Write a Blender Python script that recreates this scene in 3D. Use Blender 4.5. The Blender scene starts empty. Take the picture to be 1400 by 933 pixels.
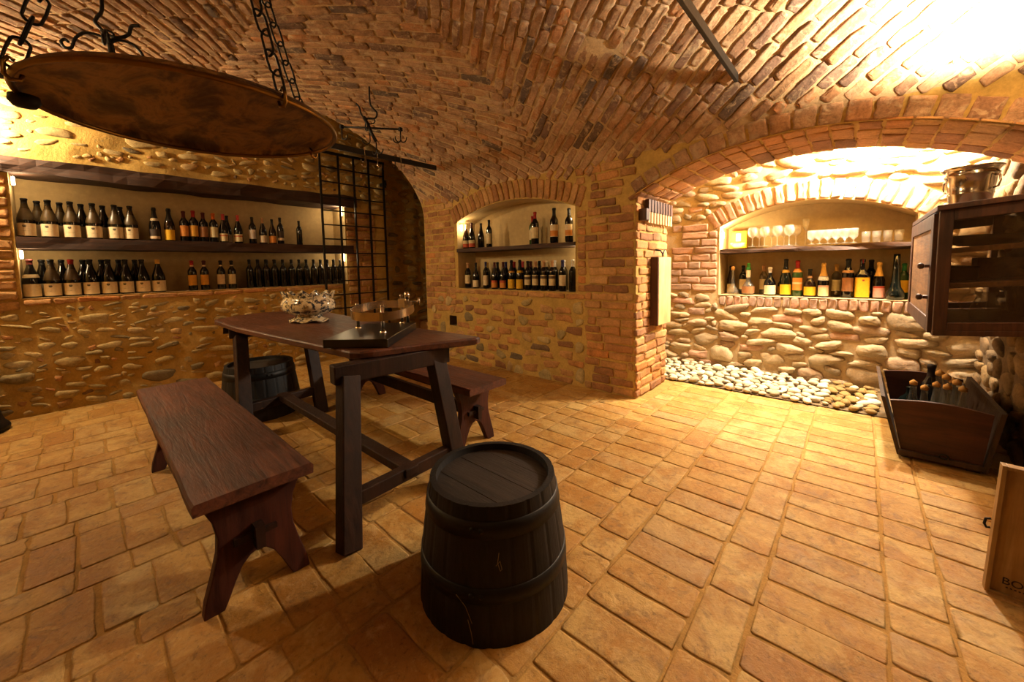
import bpy, bmesh, math, random
import numpy as np
from mathutils import Vector, Matrix
random.seed(7)
RNG = np.random.RandomState(11)
COL = bpy.context.scene.collection
PI = math.pi

# ------------------------------------------------------------------ helpers
def srgb(h, k=1.0):
    h = h.lstrip('#'); v = [int(h[i:i+2], 16)/255 for i in (0, 2, 4)]
    return tuple((c/12.92 if c <= .04045 else ((c+.055)/1.055)**2.4)*k for c in v) + (1,)

class NT:
    def __init__(s, name):
        s.m = bpy.data.materials.new(name); s.m.use_nodes = True
        s.t = s.m.node_tree; s.n = s.t.nodes
        s.bsdf = s.n['Principled BSDF']; s.out = s.n['Material Output']
    def add(s, typ, props=None, **ins):
        nd = s.n.new(typ)
        for k, v in (props or {}).items(): setattr(nd, k, v)
        for k, v in ins.items():
            key = int(k[1:]) if k[0] == 'i' and k[1:].isdigit() else k.replace('_', ' ')
            s.put(nd.inputs[key], v)
        return nd
    def put(s, sock, v):
        if isinstance(v, bpy.types.NodeSocket): s.t.links.new(v, sock)
        else: sock.default_value = v
    def obj(s): return s.add('ShaderNodeTexCoord').outputs['Object']
    def map(s, vec, scale=(1, 1, 1), rot=(0, 0, 0)):
        return s.add('ShaderNodeMapping', i0=vec, i2=rot, i3=scale).outputs[0]
    def noise(s, vec, scale, detail=4, rough=.55, dist=0):
        return s.add('ShaderNodeTexNoise', Vector=vec, Scale=scale, Detail=detail, Roughness=rough, Distortion=dist).outputs[0]
    def ramp(s, fac, stops, interp='LINEAR'):
        nd = s.add('ShaderNodeValToRGB', i0=fac); r = nd.color_ramp; r.interpolation = interp
        while len(r.elements) < len(stops): r.elements.new(.5)
        for e, (p, c) in zip(r.elements, stops): e.position = p; e.color = c
        return nd.outputs[0]
    def mix(s, fac, a, b, mode='MIX'):
        nd = s.add('ShaderNodeMix', {'data_type': 'RGBA', 'blend_type': mode})
        s.put(nd.inputs[0], fac); s.put(nd.inputs[6], a); s.put(nd.inputs[7], b)
        return nd.outputs[2]
    def math(s, op, a, b=0.0):
        return s.add('ShaderNodeMath', {'operation': op}, i0=a, i1=b).outputs[0]
    def attr(s, name): return s.add('ShaderNodeAttribute', {'attribute_name': name}).outputs['Fac']
    def bump(s, h, strength=.5, dist=.01):
        return s.add('ShaderNodeBump', Strength=strength, Distance=dist, Height=h).outputs[0]
    def done(s, color=None, rough=None, normal=None, **kw):
        b = s.bsdf
        if color is not None: s.put(b.inputs['Base Color'], color)
        if rough is not None: s.put(b.inputs['Roughness'], rough)
        if normal is not None: s.put(b.inputs['Normal'], normal)
        for k, v in kw.items(): s.put(b.inputs[k.replace('_', ' ')], v)
        return s.m

def gray(v): return (v, v, v, 1)

def masonry(name, stops, var=.5, scale=9, bump=.6, rough=.92, dist=.012, spots=None):
    n = NT(name); o = n.obj(); r = n.attr('rnd')
    c = n.ramp(r, stops)
    a = n.noise(o, scale, 6, .65); b = n.noise(o, scale*7, 5, .7)
    k = n.ramp(a, [(.25, gray(1-var)), (.55, gray(1.0)), (.8, gray(1+var*.5))])
    c = n.mix(1.0, c, k, 'MULTIPLY')
    k2 = n.ramp(b, [(.3, gray(1-var*.7)), (.55, gray(1)), (.75, gray(1.15))])
    c = n.mix(1.0, c, k2, 'MULTIPLY')
    if spots:
        f = n.ramp(n.noise(o, scale*1.6, 5, .7, .6), [(.52, gray(0)), (.66, gray(1))])
        c = n.mix(f, c, spots)
    h = n.math('ADD', n.math('MULTIPLY', a, .6), n.math('MULTIPLY', b, .5))
    return n.done(c, rough, n.bump(h, bump, dist), Specular_IOR_Level=.25)

def wood(name, dark, light, axis=0, scale=6, rough=.55, bump=.35, spec=.4, wear=None):
    n = NT(name); o = n.obj()
    sc = [scale*4]*3; sc[axis] = scale*.35
    v = n.map(o, tuple(sc))
    a = n.noise(v, 1.0, 7, .65, 1.2); b = n.noise(v, 4.5, 5, .7, .3)
    f = n.math('ADD', n.math('MULTIPLY', a, .7), n.math('MULTIPLY', b, .35))
    c = n.ramp(f, [(.36, dark), (.68, light)])
    big = n.noise(o, 3.0, 4, .6)
    c = n.mix(1.0, c, n.ramp(big, [(.3, gray(.6)), (.65, gray(1.15))]), 'MULTIPLY')
    if wear:
        w = n.ramp(n.noise(o, 26, 6, .75, .4), [(.60, gray(0)), (.74, gray(.55))])
        c = n.mix(w, c, wear)
    rg = n.ramp(b, [(.3, gray(rough-.12)), (.7, gray(min(1, rough+.15)))])
    return n.done(c, rg, n.bump(f, bump, .006), Specular_IOR_Level=spec)

def plain(name, color, rough=.5, metal=0.0, bump=0, bscale=40, var=.25, spec=.5):
    n = NT(name); o = n.obj()
    a = n.noise(o, bscale, 4, .6)
    c = n.mix(1.0, color, n.ramp(a, [(.3, gray(1-var)), (.7, gray(1+var*.4))]), 'MULTIPLY')
    return n.done(c, rough, n.bump(a, bump, .004) if bump else None, Metallic=metal, Specular_IOR_Level=spec)

def emit(name, color, strength):
    n = NT(name)
    return n.done((0, 0, 0, 1), .5, Emission_Color=color, Emission_Strength=strength)

class MB:
    """collects verts / faces, material index and a per-vertex random number"""
    def __init__(s): s.v = []; s.f = []; s.mi = []; s.r = []; s.n = 0; s.sm = []
    def add(s, verts, faces, mi=0, rnd=.5, smooth=True):
        o = s.n; verts = np.asarray(verts, float).reshape(-1, 3)
        s.v.append(verts); s.n += len(verts); s.r.append(np.full(len(verts), rnd) if np.isscalar(rnd) else np.asarray(rnd))
        for f in faces: s.f.append([int(i)+o for i in f])
        s.mi += [mi]*len(faces); s.sm += [smooth]*len(faces)
    def box(s, c, d, rot=None, mi=0, rnd=.5, bev=0.0):
        x, y, z = d[0]/2, d[1]/2, d[2]/2
        if bev <= 0:
            v = np.array([(a*x, b*y, e*z) for a in (-1, 1) for b in (-1, 1) for e in (-1, 1)])
            f = [(0, 1, 3, 2), (4, 6, 7, 5), (0, 4, 5, 1), (2, 3, 7, 6), (0, 2, 6, 4), (1, 5, 7, 3)]
        else:
            bm = bmesh.new(); bmesh.ops.create_cube(bm, size=1)
            for q in bm.verts: q.co = Vector((q.co.x*2*x, q.co.y*2*y, q.co.z*2*z))
            bmesh.ops.bevel(bm, geom=bm.edges[:], offset=min(bev, .45*min(d)), segments=2, affect='EDGES', profile=.6)
            bm.verts.index_update(); v = np.array([q.co[:] for q in bm.verts]); f = [[q.index for q in p.verts] for p in bm.faces]; bm.free()
        if rot is not None: v = v @ np.array(rot).T
        s.add(v + np.array(c), f, mi, rnd, bev > 0 and False)
    def tube(s, pts, r, seg=8, mi=0, rnd=.5, cap=True):
        P = [Vector(p) for p in pts]; rs = [r]*len(P) if np.isscalar(r) else list(r)
        V = []; F = []; up = None
        for i, p in enumerate(P):
            t = (P[min(i+1, len(P)-1)] - P[max(i-1, 0)]).normalized()
            if up is None:
                up = t.orthogonal().normalized()
            else:
                up = (up - t*up.dot(t)); up = up.normalized() if up.length > 1e-6 else t.orthogonal().normalized()
            w = t.cross(up)
            for k in range(seg):
                a = 2*PI*k/seg; V.append((p + (up*math.cos(a) + w*math.sin(a))*rs[i])[:])
        for i in range(len(P)-1):
            for k in range(seg):
                a = i*seg+k; b = i*seg+(k+1) % seg; F.append((a, b, b+seg, a+seg))
        if cap: F.append(list(range(seg))[::-1]); F.append([(len(P)-1)*seg+k for k in range(seg)])
        s.add(V, F, mi, rnd)
    def curve(s, pts, r, seg=8, sub=5):
        P = [np.array(p, float) for p in pts]; P = [2*P[0]-P[1]]+P+[2*P[-1]-P[-2]]; out = []; n = len(pts)
        rs = [r]*n if np.isscalar(r) else r; ro = []
        for i in range(1, n):
            a, b, c, d = P[i-1:i+3]
            for k in range(sub):
                t = k/sub; out.append(.5*((2*b)+(c-a)*t+(2*a-5*b+4*c-d)*t*t+(3*b-a-3*c+d)*t**3)); ro.append(rs[i-1]+(rs[i]-rs[i-1])*t)
        out.append(P[n]); ro.append(rs[-1]); s.tube(out, ro, seg)
    def lathe(s, prof, seg=24, mi=0, rnd=.5, c=(0, 0, 0), sx=1, sy=1, a0=0, a1=2*PI, sq=0):
        full = abs(a1-a0-2*PI) < 1e-6; m = seg if full else seg+1; V = []; F = []
        for (r, z) in prof:
            for k in range(m):
                a = a0+(a1-a0)*k/seg; q = r
                if sq: q = r/((abs(math.cos(a))**sq+abs(math.sin(a))**sq)**(1/sq))
                V.append((c[0]+q*math.cos(a)*sx, c[1]+q*math.sin(a)*sy, c[2]+z))
        for i in range(len(prof)-1):
            for k in range(seg):
                a = i*m+k; b = i*m+(k+1) % m; F.append((a, b, b+m, a+m))
        s.add(V, F, mi, rnd)
    def prism(s, poly, lo, hi, axis=0, mi=0, rnd=.5):
        n = len(poly)
        def P(p, h): 
            return {0: (h, p[0], p[1]), 1: (p[0], h, p[1]), 2: (p[0], p[1], h)}[axis]
        V = [P(p, lo) for p in poly]+[P(p, hi) for p in poly]
        F = [list(range(n))[::-1], list(range(n, 2*n))]+[(i, (i+1) % n, n+(i+1) % n, n+i) for i in range(n)]
        s.add(V, F, mi, rnd, False)
    def build(s, name, mats, parent=None, loc=None, smooth=None):
        me = bpy.data.meshes.new(name); V = np.vstack(s.v)
        me.from_pydata(V.tolist(), [], s.f)
        if not isinstance(mats, (list, tuple)): mats = [mats]
        for m in mats: me.materials.append(m)
        me.polygons.foreach_set('material_index', np.array(s.mi, np.int32))
        sm = np.array(s.sm, bool) if smooth is None else np.full(len(s.f), smooth)
        me.polygons.foreach_set('use_smooth', sm)
        at = me.attributes.new('rnd', 'FLOAT', 'POINT'); at.data.foreach_set('value', np.concatenate(s.r).astype(np.float32))
        bm = bmesh.new(); bm.from_mesh(me); bmesh.ops.recalc_face_normals(bm, faces=bm.faces) if len(me.polygons) < 6000 else None
        bm.to_mesh(me); bm.free(); me.update()
        return link(name, me, parent, loc)

def link(name, me, parent=None, loc=None, rot=0):
    o = bpy.data.objects.new(name, me); COL.objects.link(o)
    if parent is not None: o.parent = parent
    if loc is not None: o.location = loc
    if rot: o.rotation_euler.z = rot
    return o
def tag(o, label, cat, group=None, kind=None):
    o['label'] = label; o['category'] = cat
    if group: o['group'] = group
    if kind: o['kind'] = kind
    return o
def thing(name, label, cat, loc=(0, 0, 0), rot=0, group=None):
    o = bpy.data.objects.new(name, None); COL.objects.link(o); o.empty_display_size = .05
    o.location = loc; o.rotation_euler.z = rot
    return tag(o, label, cat, group)
def struct(o, label=None, cat=None):
    o['kind'] = 'structure'
    if label: o['label'] = label
    if cat: o['category'] = cat
    return o

# value noise on numpy arrays
_T = RNG.rand(256, 256)
def vnoise(x, y):
    x = np.asarray(x, float)+100; y = np.asarray(y, float)+100
    i = np.floor(x).astype(int); j = np.floor(y).astype(int); fx = x-i; fy = y-j
    fx = fx*fx*(3-2*fx); fy = fy*fy*(3-2*fy)
    g = lambda a, b: _T[a % 256, b % 256]
    return (g(i, j)*(1-fx)+g(i+1, j)*fx)*(1-fy)+(g(i, j+1)*(1-fx)+g(i+1, j+1)*fx)*fy-.5
def fbm(x, y): return vnoise(x, y)+.5*vnoise(x*2.1+7, y*2.1+3)+.25*vnoise(x*4.3+1, y*4.3+9)

# ------------------------------------------------------------------ surfaces (u,v) -> point, normal
YM, XP = 3.21, -1.44                       # middle wall plane, pillar side plane
VC, VA, VB, VZ = .91, 2.3, 1.2, 1.85       # vault: centre, half span, rise, springing
_t = np.linspace(0, PI, 4000)
_S = np.concatenate([[0], np.cumsum(np.hypot(np.diff(VC+VA*np.cos(_t)), np.diff(VZ+VB*np.sin(_t))))])+VZ
SMAX = _S[-1]
def surf_main(u, v):
    u = np.asarray(u, float); v = np.asarray(v, float)
    t = np.interp(v, _S, _t); low = v < VZ
    Y = np.where(low, YM, VC+VA*np.cos(t)); Z = np.where(low, v, VZ+VB*np.sin(t))
    ny = np.where(low, -1.0, -np.cos(t)/VA); nz = np.where(low, 0.0, -np.sin(t)/VB)
    l = np.hypot(ny, nz)
    return np.stack([u, Y, Z], -1), np.stack([0*u, ny/l, nz/l], -1)
def plane(o, du, dv, n):
    o, du, dv, n = map(np.array, (o, du, dv, n))
    def f(u, v):
        u = np.asarray(u, float)[..., None]; v = np.asarray(v, float)[..., None]
        return o+u*du+v*dv, np.broadcast_to(n, np.broadcast(u, v).shape[:-1]+(3,)).astype(float)
    return f

def grid_base(mb, surf, u0, u1, v0, v1, step, holes=(), amp=.008, mi=0, freq=3.0, keep=None):
    """mortar ground: a gently uneven sheet; holes are signed distances (negative inside) and get a clean edge"""
    nu = max(2, int(round((u1-u0)/step))+1); nv = max(2, int(round((v1-v0)/step))+1)
    U, V = np.meshgrid(np.linspace(u0, u1, nu), np.linspace(v0, v1, nv), indexing='ij')
    U0, V0 = U.copy(), V.copy()
    edge = np.full(U.shape, 9.0)
    for h in holes:
        for it in range(3):
            e = 1e-4; d = h(U, V); gx = (h(U+e, V)-h(U-e, V))/(2*e); gy = (h(U, V+e)-h(U, V-e))/(2*e)
            l = np.maximum(np.hypot(gx, gy), 1e-6)
            m = np.abs(h(U0, V0)) < step*.71
            U = np.where(m, U-d*gx/l/l, U); V = np.where(m, V-d*gy/l/l, V)
        edge = np.minimum(edge, np.abs(h(U, V)))
    U = np.clip(U, u0, u1); V = np.clip(V, v0, v1)
    P, N = surf(U, V)
    bord = np.minimum(np.minimum(U-u0, u1-U), np.minimum(V-v0, v1-V))
    k = np.clip(np.minimum(edge, bord+.0)/.04, 0, 1)
    h = amp*fbm(U*freq, V*freq)*k
    P = P+N*h[..., None]
    idx = np.arange(nu*nv).reshape(nu, nv)
    uc = (U0[:-1, :-1]+U0[1:, 1:])/2; vc = (V0[:-1, :-1]+V0[1:, 1:])/2
    ok = np.ones(uc.shape, bool)
    for h in holes:
        um = (U[:-1, :-1]+U[1:, :-1]+U[:-1, 1:]+U[1:, 1:])/4; vm = (V[:-1, :-1]+V[1:, :-1]+V[:-1, 1:]+V[1:, 1:])/4
        ok &= h(um, vm) > 0
    if keep is not None: ok &= keep(uc, vc)
    F = np.stack([idx[:-1, :-1], idx[1:, :-1], idx[1:, 1:], idx[:-1, 1:]], -1)[ok]
    # facing along N
    q = F[0]; pf = P.reshape(-1, 3); nf = N.reshape(-1, 3)
    nn = np.cross(pf[q[1]]-pf[q[0]], pf[q[2]]-pf[q[0]])
    if nn @ nf[q[0]] < 0: F = F[:, ::-1]
    used = np.unique(F); re = np.full(nu*nv, -1); re[used] = np.arange(len(used))
    mb.add(pf[used], re[F], mi, .5)

_ang = np.linspace(0, 2*PI, 16, endpoint=False)
def add_stone(mb, surf, cu, cv, a, b, ang, h, mi, rnd, ex=2.4, n=16, sink=.02):
    """a rounded stone set in the mortar: superellipse outline with wobble, domed"""
    th = np.linspace(0, 2*PI, n, endpoint=False)
    c, s_ = np.cos(th), np.sin(th)
    ph = random.random()*6.28; wob = 1+.11*np.sin(2*th+ph)+.09*np.sin(3*th+ph*2.3)+.05*np.sin(5*th+ph*3.1)+.035*RNG.randn(n)
    x = a*np.sign(c)*np.abs(c)**(2/ex)*wob; y = b*np.sign(s_)*np.abs(s_)**(2/ex)*wob
    rings = [(1.0, -sink), (.98, .15*h), (.90, .55*h), (.70, .86*h), (.38, 1.0*h)]
    co, si = math.cos(ang), math.sin(ang); U = []; V = []; H = []
    tl = (random.random()-.5)*.4*h/max(b, .01); tl2 = (random.random()-.5)*.3*h/max(a, .01)
    for sc, hh in rings:
        xx, yy = x*sc, y*sc
        U.append(cu+xx*co-yy*si); V.append(cv+xx*si+yy*co)
        H.append(np.full(n, hh)+(yy*tl+xx*tl2+RNG.randn(n)*.07*h)*(hh > 0))
    U.append([cu]); V.append([cv]); H.append([h*1.02])
    P, N = surf(np.concatenate(U), np.concatenate(V)); P = P+N*np.concatenate(H)[:, None]
    F = []
    for r in range(len(rings)-1):
        for k in range(n):
            p, q = r*n+k, r*n+(k+1) % n; F.append((p, q, q+n, p+n))
    cidx = len(rings)*n; o = (len(rings)-1)*n
    for k in range(n): F.append((o+k, o+(k+1) % n, cidx))
    face_out(P, N, F); mb.add(P, F, mi, rnd)
def face_out(P, N, F):
    f = F[0]; nn = np.cross(P[f[1]]-P[f[0]], P[f[-1]]-P[f[0]])
    # first side-wall face must look outwards from the centre
    c = P.mean(0)
    if nn @ (P[f[0]]+P[f[1]]-2*c) < 0:
        for i in range(len(F)): F[i] = tuple(F[i][::-1])

def add_brick(mb, surf, cu, cv, a, b, ang, h, mi, rnd, rough=.2, sink=.015, inset=.005, wob=.0032):
    """a brick face: rectangle (half sizes a, b) with worn corners and an uneven face"""
    ch = min(.008, b*.35)
    def side(p, q, k): return [(p[0]+(q[0]-p[0])*i/k, p[1]+(q[1]-p[1])*i/k) for i in range(k)]
    k1 = 4 if a > .06 else 2
    pts = side((-a+ch, -b), (a-ch, -b), k1)+[(a-ch, -b)]+side((a, -b+ch), (a, b-ch), 1)+[(a, b-ch)] + \
        side((a-ch, b), (-a+ch, b), k1)+[(-a+ch, b)]+side((-a, b-ch), (-a, -b+ch), 1)+[(-a, -b+ch)]
    pts = np.array(pts); n = len(pts)
    pts = pts+RNG.randn(n, 2)*wob
    co, si = math.cos(ang), math.sin(ang); U = []; V = []; H = []
    t1, t2 = (RNG.rand(2)-.5)*.5*h
    for ins, hh in ((0, -sink), (.001, .5*h), (inset, h), (min(.45*b, .02), h*1.03)):
        xx = pts[:, 0]*(1-ins/a); yy = pts[:, 1]*(1-ins/b)
        U.append(cu+xx*co-yy*si); V.append(cv+xx*si+yy*co)
        H.append(hh+(hh > 0)*(RNG.randn(n)*rough*h+t1*xx/a+t2*yy/b))
    P, N = surf(np.concatenate(U), np.concatenate(V)); P = P+N*np.concatenate(H)[:, None]
    F = []
    for r in range(3):
        for k in range(n):
            p, q = r*n+k, r*n+(k+1) % n; F.append((p, q, q+n, p+n))
    o = 3*n; half = n//2
    F.append(tuple(o+k for k in range(n)))
    face_out(P, N, F); mb.add(P, F, mi, rnd)

def courses(mb, surf, inside, box, ang, pitch, length, h, mi, gap=.011, rnd=(0, 1), minlen=.05, hvar=.4, jit=.004):
    """rows of bricks at an angle inside a region"""
    u0, u1, v0, v1 = box; cu, cv = (u0+u1)/2, (v0+v1)/2; R = math.hypot(u1-u0, v1-v0)/2+.1
    co, si = math.cos(ang), math.sin(ang)
    k = -int(R/pitch)
    while k*pitch < R:
        w = k*pitch; k += 1
        ts = np.arange(-R, R, .008)
        U = cu+ts*co-w*si; V = cv+ts*si+w*co
        ok = inside(U, V) & (U > u0) & (U < u1) & (V > v0) & (V < v1)
        if not ok.any(): continue
        d = np.diff(np.concatenate([[0], ok.astype(int), [0]])); st = np.where(d == 1)[0]; en = np.where(d == -1)[0]
        for a_, b_ in zip(st, en):
            ta, tb = ts[a_], ts[b_-1]; t = ta-(random.random()*.6*length if tb-ta > length else 0)
            while t < tb-.02:
                L = length*random.uniform(.72, 1.12)
                if random.random() < .12: L = length*.5
                s0, s1 = max(t, ta), min(t+L, tb)
                if tb-s1 < minlen: s1 = tb
                t = s1+gap if s1 < tb else tb
                if s1-s0 < minlen: continue
                m = (s0+s1)/2; ww = w+random.uniform(-jit, jit)
                add_brick(mb, surf, cu+m*co-ww*si, cv+m*si+ww*co, (s1-s0)/2, pitch/2-gap*random.uniform(.35, .75), ang+random.uniform(-.015, .015),
                          h*random.uniform(1-hvar, 1+hvar), mi, random.uniform(*rnd))

def scatter(mb, surf, inside, box, n, size, h, mi, density=1.0, ang=.25, ex=(2.0, 3.2), rnd=(0, 1), placed=None, flat=None):
    """stones dropped without overlap, largest first"""
    u0, u1, v0, v1 = box; L = placed if placed is not None else []
    S = sorted([size() for _ in range(n)], key=lambda q: -q[0]*q[1])
    for a, b in S:
        for _ in range(30):
            u, v = random.uniform(u0, u1), random.uniform(v0, v1)
            q = np.array([u-a*.9, u+a*.9, u, u, u]), np.array([v, v, v-b*.9, v+b*.9, v])
            if not inside(*q).all(): continue
            if L:
                A = np.array(L); du = (A[:, 0]-u)/((A[:, 2]+a)*density); dv = (A[:, 1]-v)/((A[:, 3]+b)*density)
                if (np.abs(du)**2.6+np.abs(dv)**2.6 < 1).any(): continue
            L.append((u, v, a, b))
            add_stone(mb, surf, u, v, a, b, random.uniform(-ang, ang), h*random.uniform(.6, 1.3), mi, random.uniform(*rnd), random.uniform(*ex))
            break
    return L

# ------------------------------------------------------------------ materials
BR = [(0, srgb('#74624c')), (.12, srgb('#8a6244')), (.3, srgb('#a87549')), (.5, srgb('#b98a58')), (.7, srgb('#b07c4a')), (.85, srgb('#c09662')), (1, srgb('#bd7c44'))]
BRV = [(0, srgb('#6a584a')), (.12, srgb('#846450')), (.35, srgb('#a47a58')), (.6, srgb('#b48e6c')), (.8, srgb('#a9805a')), (1, srgb('#b98054'))]
M = {}
M['brick'] = masonry('brick_warm', BR, .45, 9)
M['vault_brick'] = masonry('brick_vault', BRV, .5, 10, .8, spots=srgb('#b59a78'))
M['vault_mortar'] = masonry('mortar_vault', [(0, srgb('#c2a276')), (1, srgb('#c2a276'))], .35, 12, .9)
M['mortar'] = masonry('mortar_ochre', [(0, srgb('#bb9852')), (1, srgb('#bb9852'))], .3, 8, .7)
M['stone'] = masonry('stone_ochre', [(0, srgb('#75664c')), (.1, srgb('#a08c60')), (.5, srgb('#b39a66')), (.85, srgb('#bda572')), (1, srgb('#a9804e'))], .4, 12, .6)
M['stone_pale'] = masonry('stone_river', [(0, srgb('#8f7c62')), (.4, srgb('#ad9672')), (.75, srgb('#baa380')), (1, srgb('#a3866a'))], .35, 10, .5)
M['brick_pale'] = masonry('brick_faded', [(0, srgb('#a08672')), (.5, srgb('#b58a70')), (1, srgb('#c09a7c'))], .3, 10, .5)
M['mortar_pale'] = masonry('mortar_sand', [(0, srgb('#b79c74')), (1, srgb('#b79c74'))], .25, 8, .6)
M['stone_dark'] = masonry('stone_dark', [(0, srgb('#5e4a32')), (.5, srgb('#7a6140')), (1, srgb('#8e7248'))], .45, 9, .7)
M['mortar_dark'] = masonry('mortar_dark', [(0, srgb('#6f5a3e')), (1, srgb('#6f5a3e'))], .4, 6, .8)
M['plaster'] = masonry('plaster_ochre', [(0, srgb('#b99f70')), (1, srgb('#b99f70'))], .16, 3, .15)
def tile_mat():
    n = NT('cotto_tile'); o = n.obj(); r = n.attr('rnd')
    c = n.ramp(r, [(0, srgb('#9a6c32')), (.15, srgb('#ac823e')), (.5, srgb('#b38d4a')), (.8, srgb('#b9995a')), (1, srgb('#a07c4a'))])
    # worn lighter film, ochre-brown stains, dark pits
    a = n.noise(o, 5.5, 7, .7, .6); b = n.noise(o, 17, 7, .75, .4); d = n.noise(o, 62, 5, .7)
    c = n.mix(n.ramp(a, [(.42, gray(0)), (.60, gray(.8))]), c, srgb('#9a6820'))
    c = n.mix(n.ramp(b, [(.52, gray(0)), (.68, gray(.55))]), c, srgb('#c8a870'))
    c = n.mix(n.ramp(n.noise(o, 11, 6, .7, 1.2), [(.52, gray(0)), (.66, gray(.7))]), c, srgb('#7c5c32'))
    c = n.mix(1.0, c, n.ramp(d, [(.30, gray(.55)), (.42, gray(.95)), (.7, gray(1.1))]), 'MULTIPLY')
    h = n.math('ADD', n.math('MULTIPLY', b, .8), n.math('MULTIPLY', d, .35))
    return n.done(c, n.ramp(b, [(.3, gray(.5)), (.7, gray(.8))]), n.bump(h, .7, .010), Specular_IOR_Level=.35)
M['tile'] = tile_mat()
M['grout'] = masonry('floor_grout', [(0, srgb('#a88044')), (1, srgb('#a88044'))], .3, 14, .7)
M['beam'] = wood('old_beam', srgb('#22130c'), srgb('#4e3222'), 1, 5, .75, .6)
M['shelf_x'] = wood('shelf_wood', srgb('#24150d'), srgb('#553722'), 0, 5, .7, .5)
M['table'] = wood('table_wood', srgb('#2a140a'), srgb('#5e341c'), 0, 5, .45, .35, .35, wear=srgb('#7a4c2c'))
M['leg'] = wood('leg_wood', srgb('#150b06'), srgb('#321c0f'), 2, 5, .55, .35, .22)
M['bench'] = wood('bench_wood', srgb('#2e140a'), srgb('#6e3c22'), 0, 5, .58, .9, .3, wear=srgb('#8e5c3a'))
M['trestle'] = wood('trestle_wood', srgb('#240d08'), srgb('#4c2416'), 2, 5, .55, .45, .25)
M['barrel'] = wood('barrel_stave', srgb('#0b0908'), srgb('#1b1511'), 2, 7, .6, .25, .3)
M['barrel_head'] = wood('barrel_head', srgb('#15100d'), srgb('#33261b'), 0, 6, .6, .5, .4, wear=srgb('#4a3a2a'))
M['hoop'] = plain('hoop_iron', srgb('#1b1815'), .5, .6, .3, 30)
M['iron'] = plain('black_iron', srgb('#15120f'), .55, .5, .4, 60)
M['rod'] = plain('tie_rod_iron', srgb('#2b2621'), .55, .4, .4, 30)
M['cab'] = wood('cabinet_wood', srgb('#24140c'), srgb('#553320'), 2, 6, .55, .35)
M['cab_in'] = wood('cabinet_inner', srgb('#5a3d24'), srgb('#8e6840'), 1, 6, .6, .3)
M['cradle'] = wood('cradle_wood', srgb('#2a150e'), srgb('#532d1d'), 0, 5, .5, .3)
M['cradle_dark'] = wood('cradle_frame', srgb('#1e130c'), srgb('#4b3421'), 2, 6, .55, .4)
M['pine'] = wood('pine', srgb('#8f6a38'), srgb('#b8925a'), 2, 4, .55, .1, .3)
M['board'] = wood('pale_board', srgb('#b58f58'), srgb('#d8b882'), 2, 4, .6, .15)
M['board_edge'] = wood('board_edge', srgb('#3a1f12'), srgb('#5b3522'), 2, 6, .6, .2)
M['brass'] = plain('aged_brass', srgb('#8a6a38'), .3, 1.0, .1, 12, .3)
M['steel'] = plain('steel_warm', srgb('#c9b8a0'), .22, 1.0, 0, 30, .1)
M['silver'] = plain('bucket_silver', srgb('#cbbfae'), .16, 1.0, .02, 20, .12)
M['black_gloss'] = plain('black_lacquer', srgb('#0b0a0a'), .3, 0, 0, 30, .1)
M['twine'] = plain('straw', srgb('#8a6f48'), .8)
def pan_mat():
    n = NT('pan_copper'); o = n.obj()
    a = n.noise(n.map(o, (4, 9, 4), (0, 0, .6)), 1.0, 6, .65, .5); b = n.noise(o, 18, 5, .7)
    c = n.ramp(a, [(.32, srgb('#241a13')), (.44, srgb('#5c4430')), (.55, srgb('#9a7648')), (.68, srgb('#4a3828'))])
    return n.done(c, n.ramp(b, [(.3, gray(.36)), (.7, gray(.56))]), n.bump(a, .12, .01), Metallic=.5)
M['pan'] = pan_mat()
def glassy(name, col, rough=.05): 
    n = NT(name); return n.done(col, rough, None, Specular_IOR_Level=.5)
M['g_black'] = glassy('bottle_black', srgb('#0a0a0b')); M['g_green'] = glassy('bottle_dark_green', srgb('#10140b')); M['g_brown'] = glassy('bottle_brown', srgb('#20120a'))
M['g_teal'] = glassy('bottle_deep_teal', srgb('#070d0a'), .10); M['g_bright'] = glassy('bottle_green', srgb('#28401c'))
def dusty():
    n = NT('bottle_dusty'); o = n.obj()
    z = n.add('ShaderNodeSeparateXYZ', i0=o).outputs[2]
    f = n.math('MULTIPLY', n.ramp(z, [(.140, gray(0)), (.150, gray(1)), (.225, gray(1)), (.30, gray(.25))]), n.ramp(n.noise(o, 30, 4, .6), [(.2, gray(.35)), (.8, gray(.75))]))
    c = n.mix(f, srgb('#0c0c08'), srgb('#5a4628'))
    return n.done(c, n.math('ADD', n.math('MULTIPLY', f, .5), .06), None, Specular_IOR_Level=.5)
M['g_dusty'] = dusty()
def clear(name, col=(.96, .96, .93, 1), haze=.05):
    """blown glass as a thin wall: clear, with mirror-like edges and a diffuse haze for a white glow"""
    n = NT(name); lw_ = n.add('ShaderNodeLayerWeight', Blend=.35).outputs['Facing']
    t = n.add('ShaderNodeBsdfTransparent', Color=col); g = n.add('ShaderNodeBsdfGlossy', Color=(1, 1, 1, 1), Roughness=.04); d = n.add('ShaderNodeBsdfDiffuse', Color=(.85, .80, .70, 1))
    m1 = n.add('ShaderNodeMixShader', i0=haze, i1=t.outputs[0], i2=d.outputs[0])  # haze mixed into the glass so it glows white when lit
    f = n.math('ADD', n.math('MULTIPLY', n.math('POWER', lw_, 2.5), .75), .05)
    m = n.add('ShaderNodeMixShader', i0=f, i1=m1.outputs[0], i2=g.outputs[0]); n.t.links.new(m.outputs[0], n.out.inputs[0]); return n.m
M['glass'] = clear('clear_glass', haze=.12); M['glass_grey'] = clear('bottle_clear', (.88, .86, .78, 1), .05); M['glass_pale'] = clear('bottle_pale_spirit', (.55, .48, .24, 1), .06)
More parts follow.
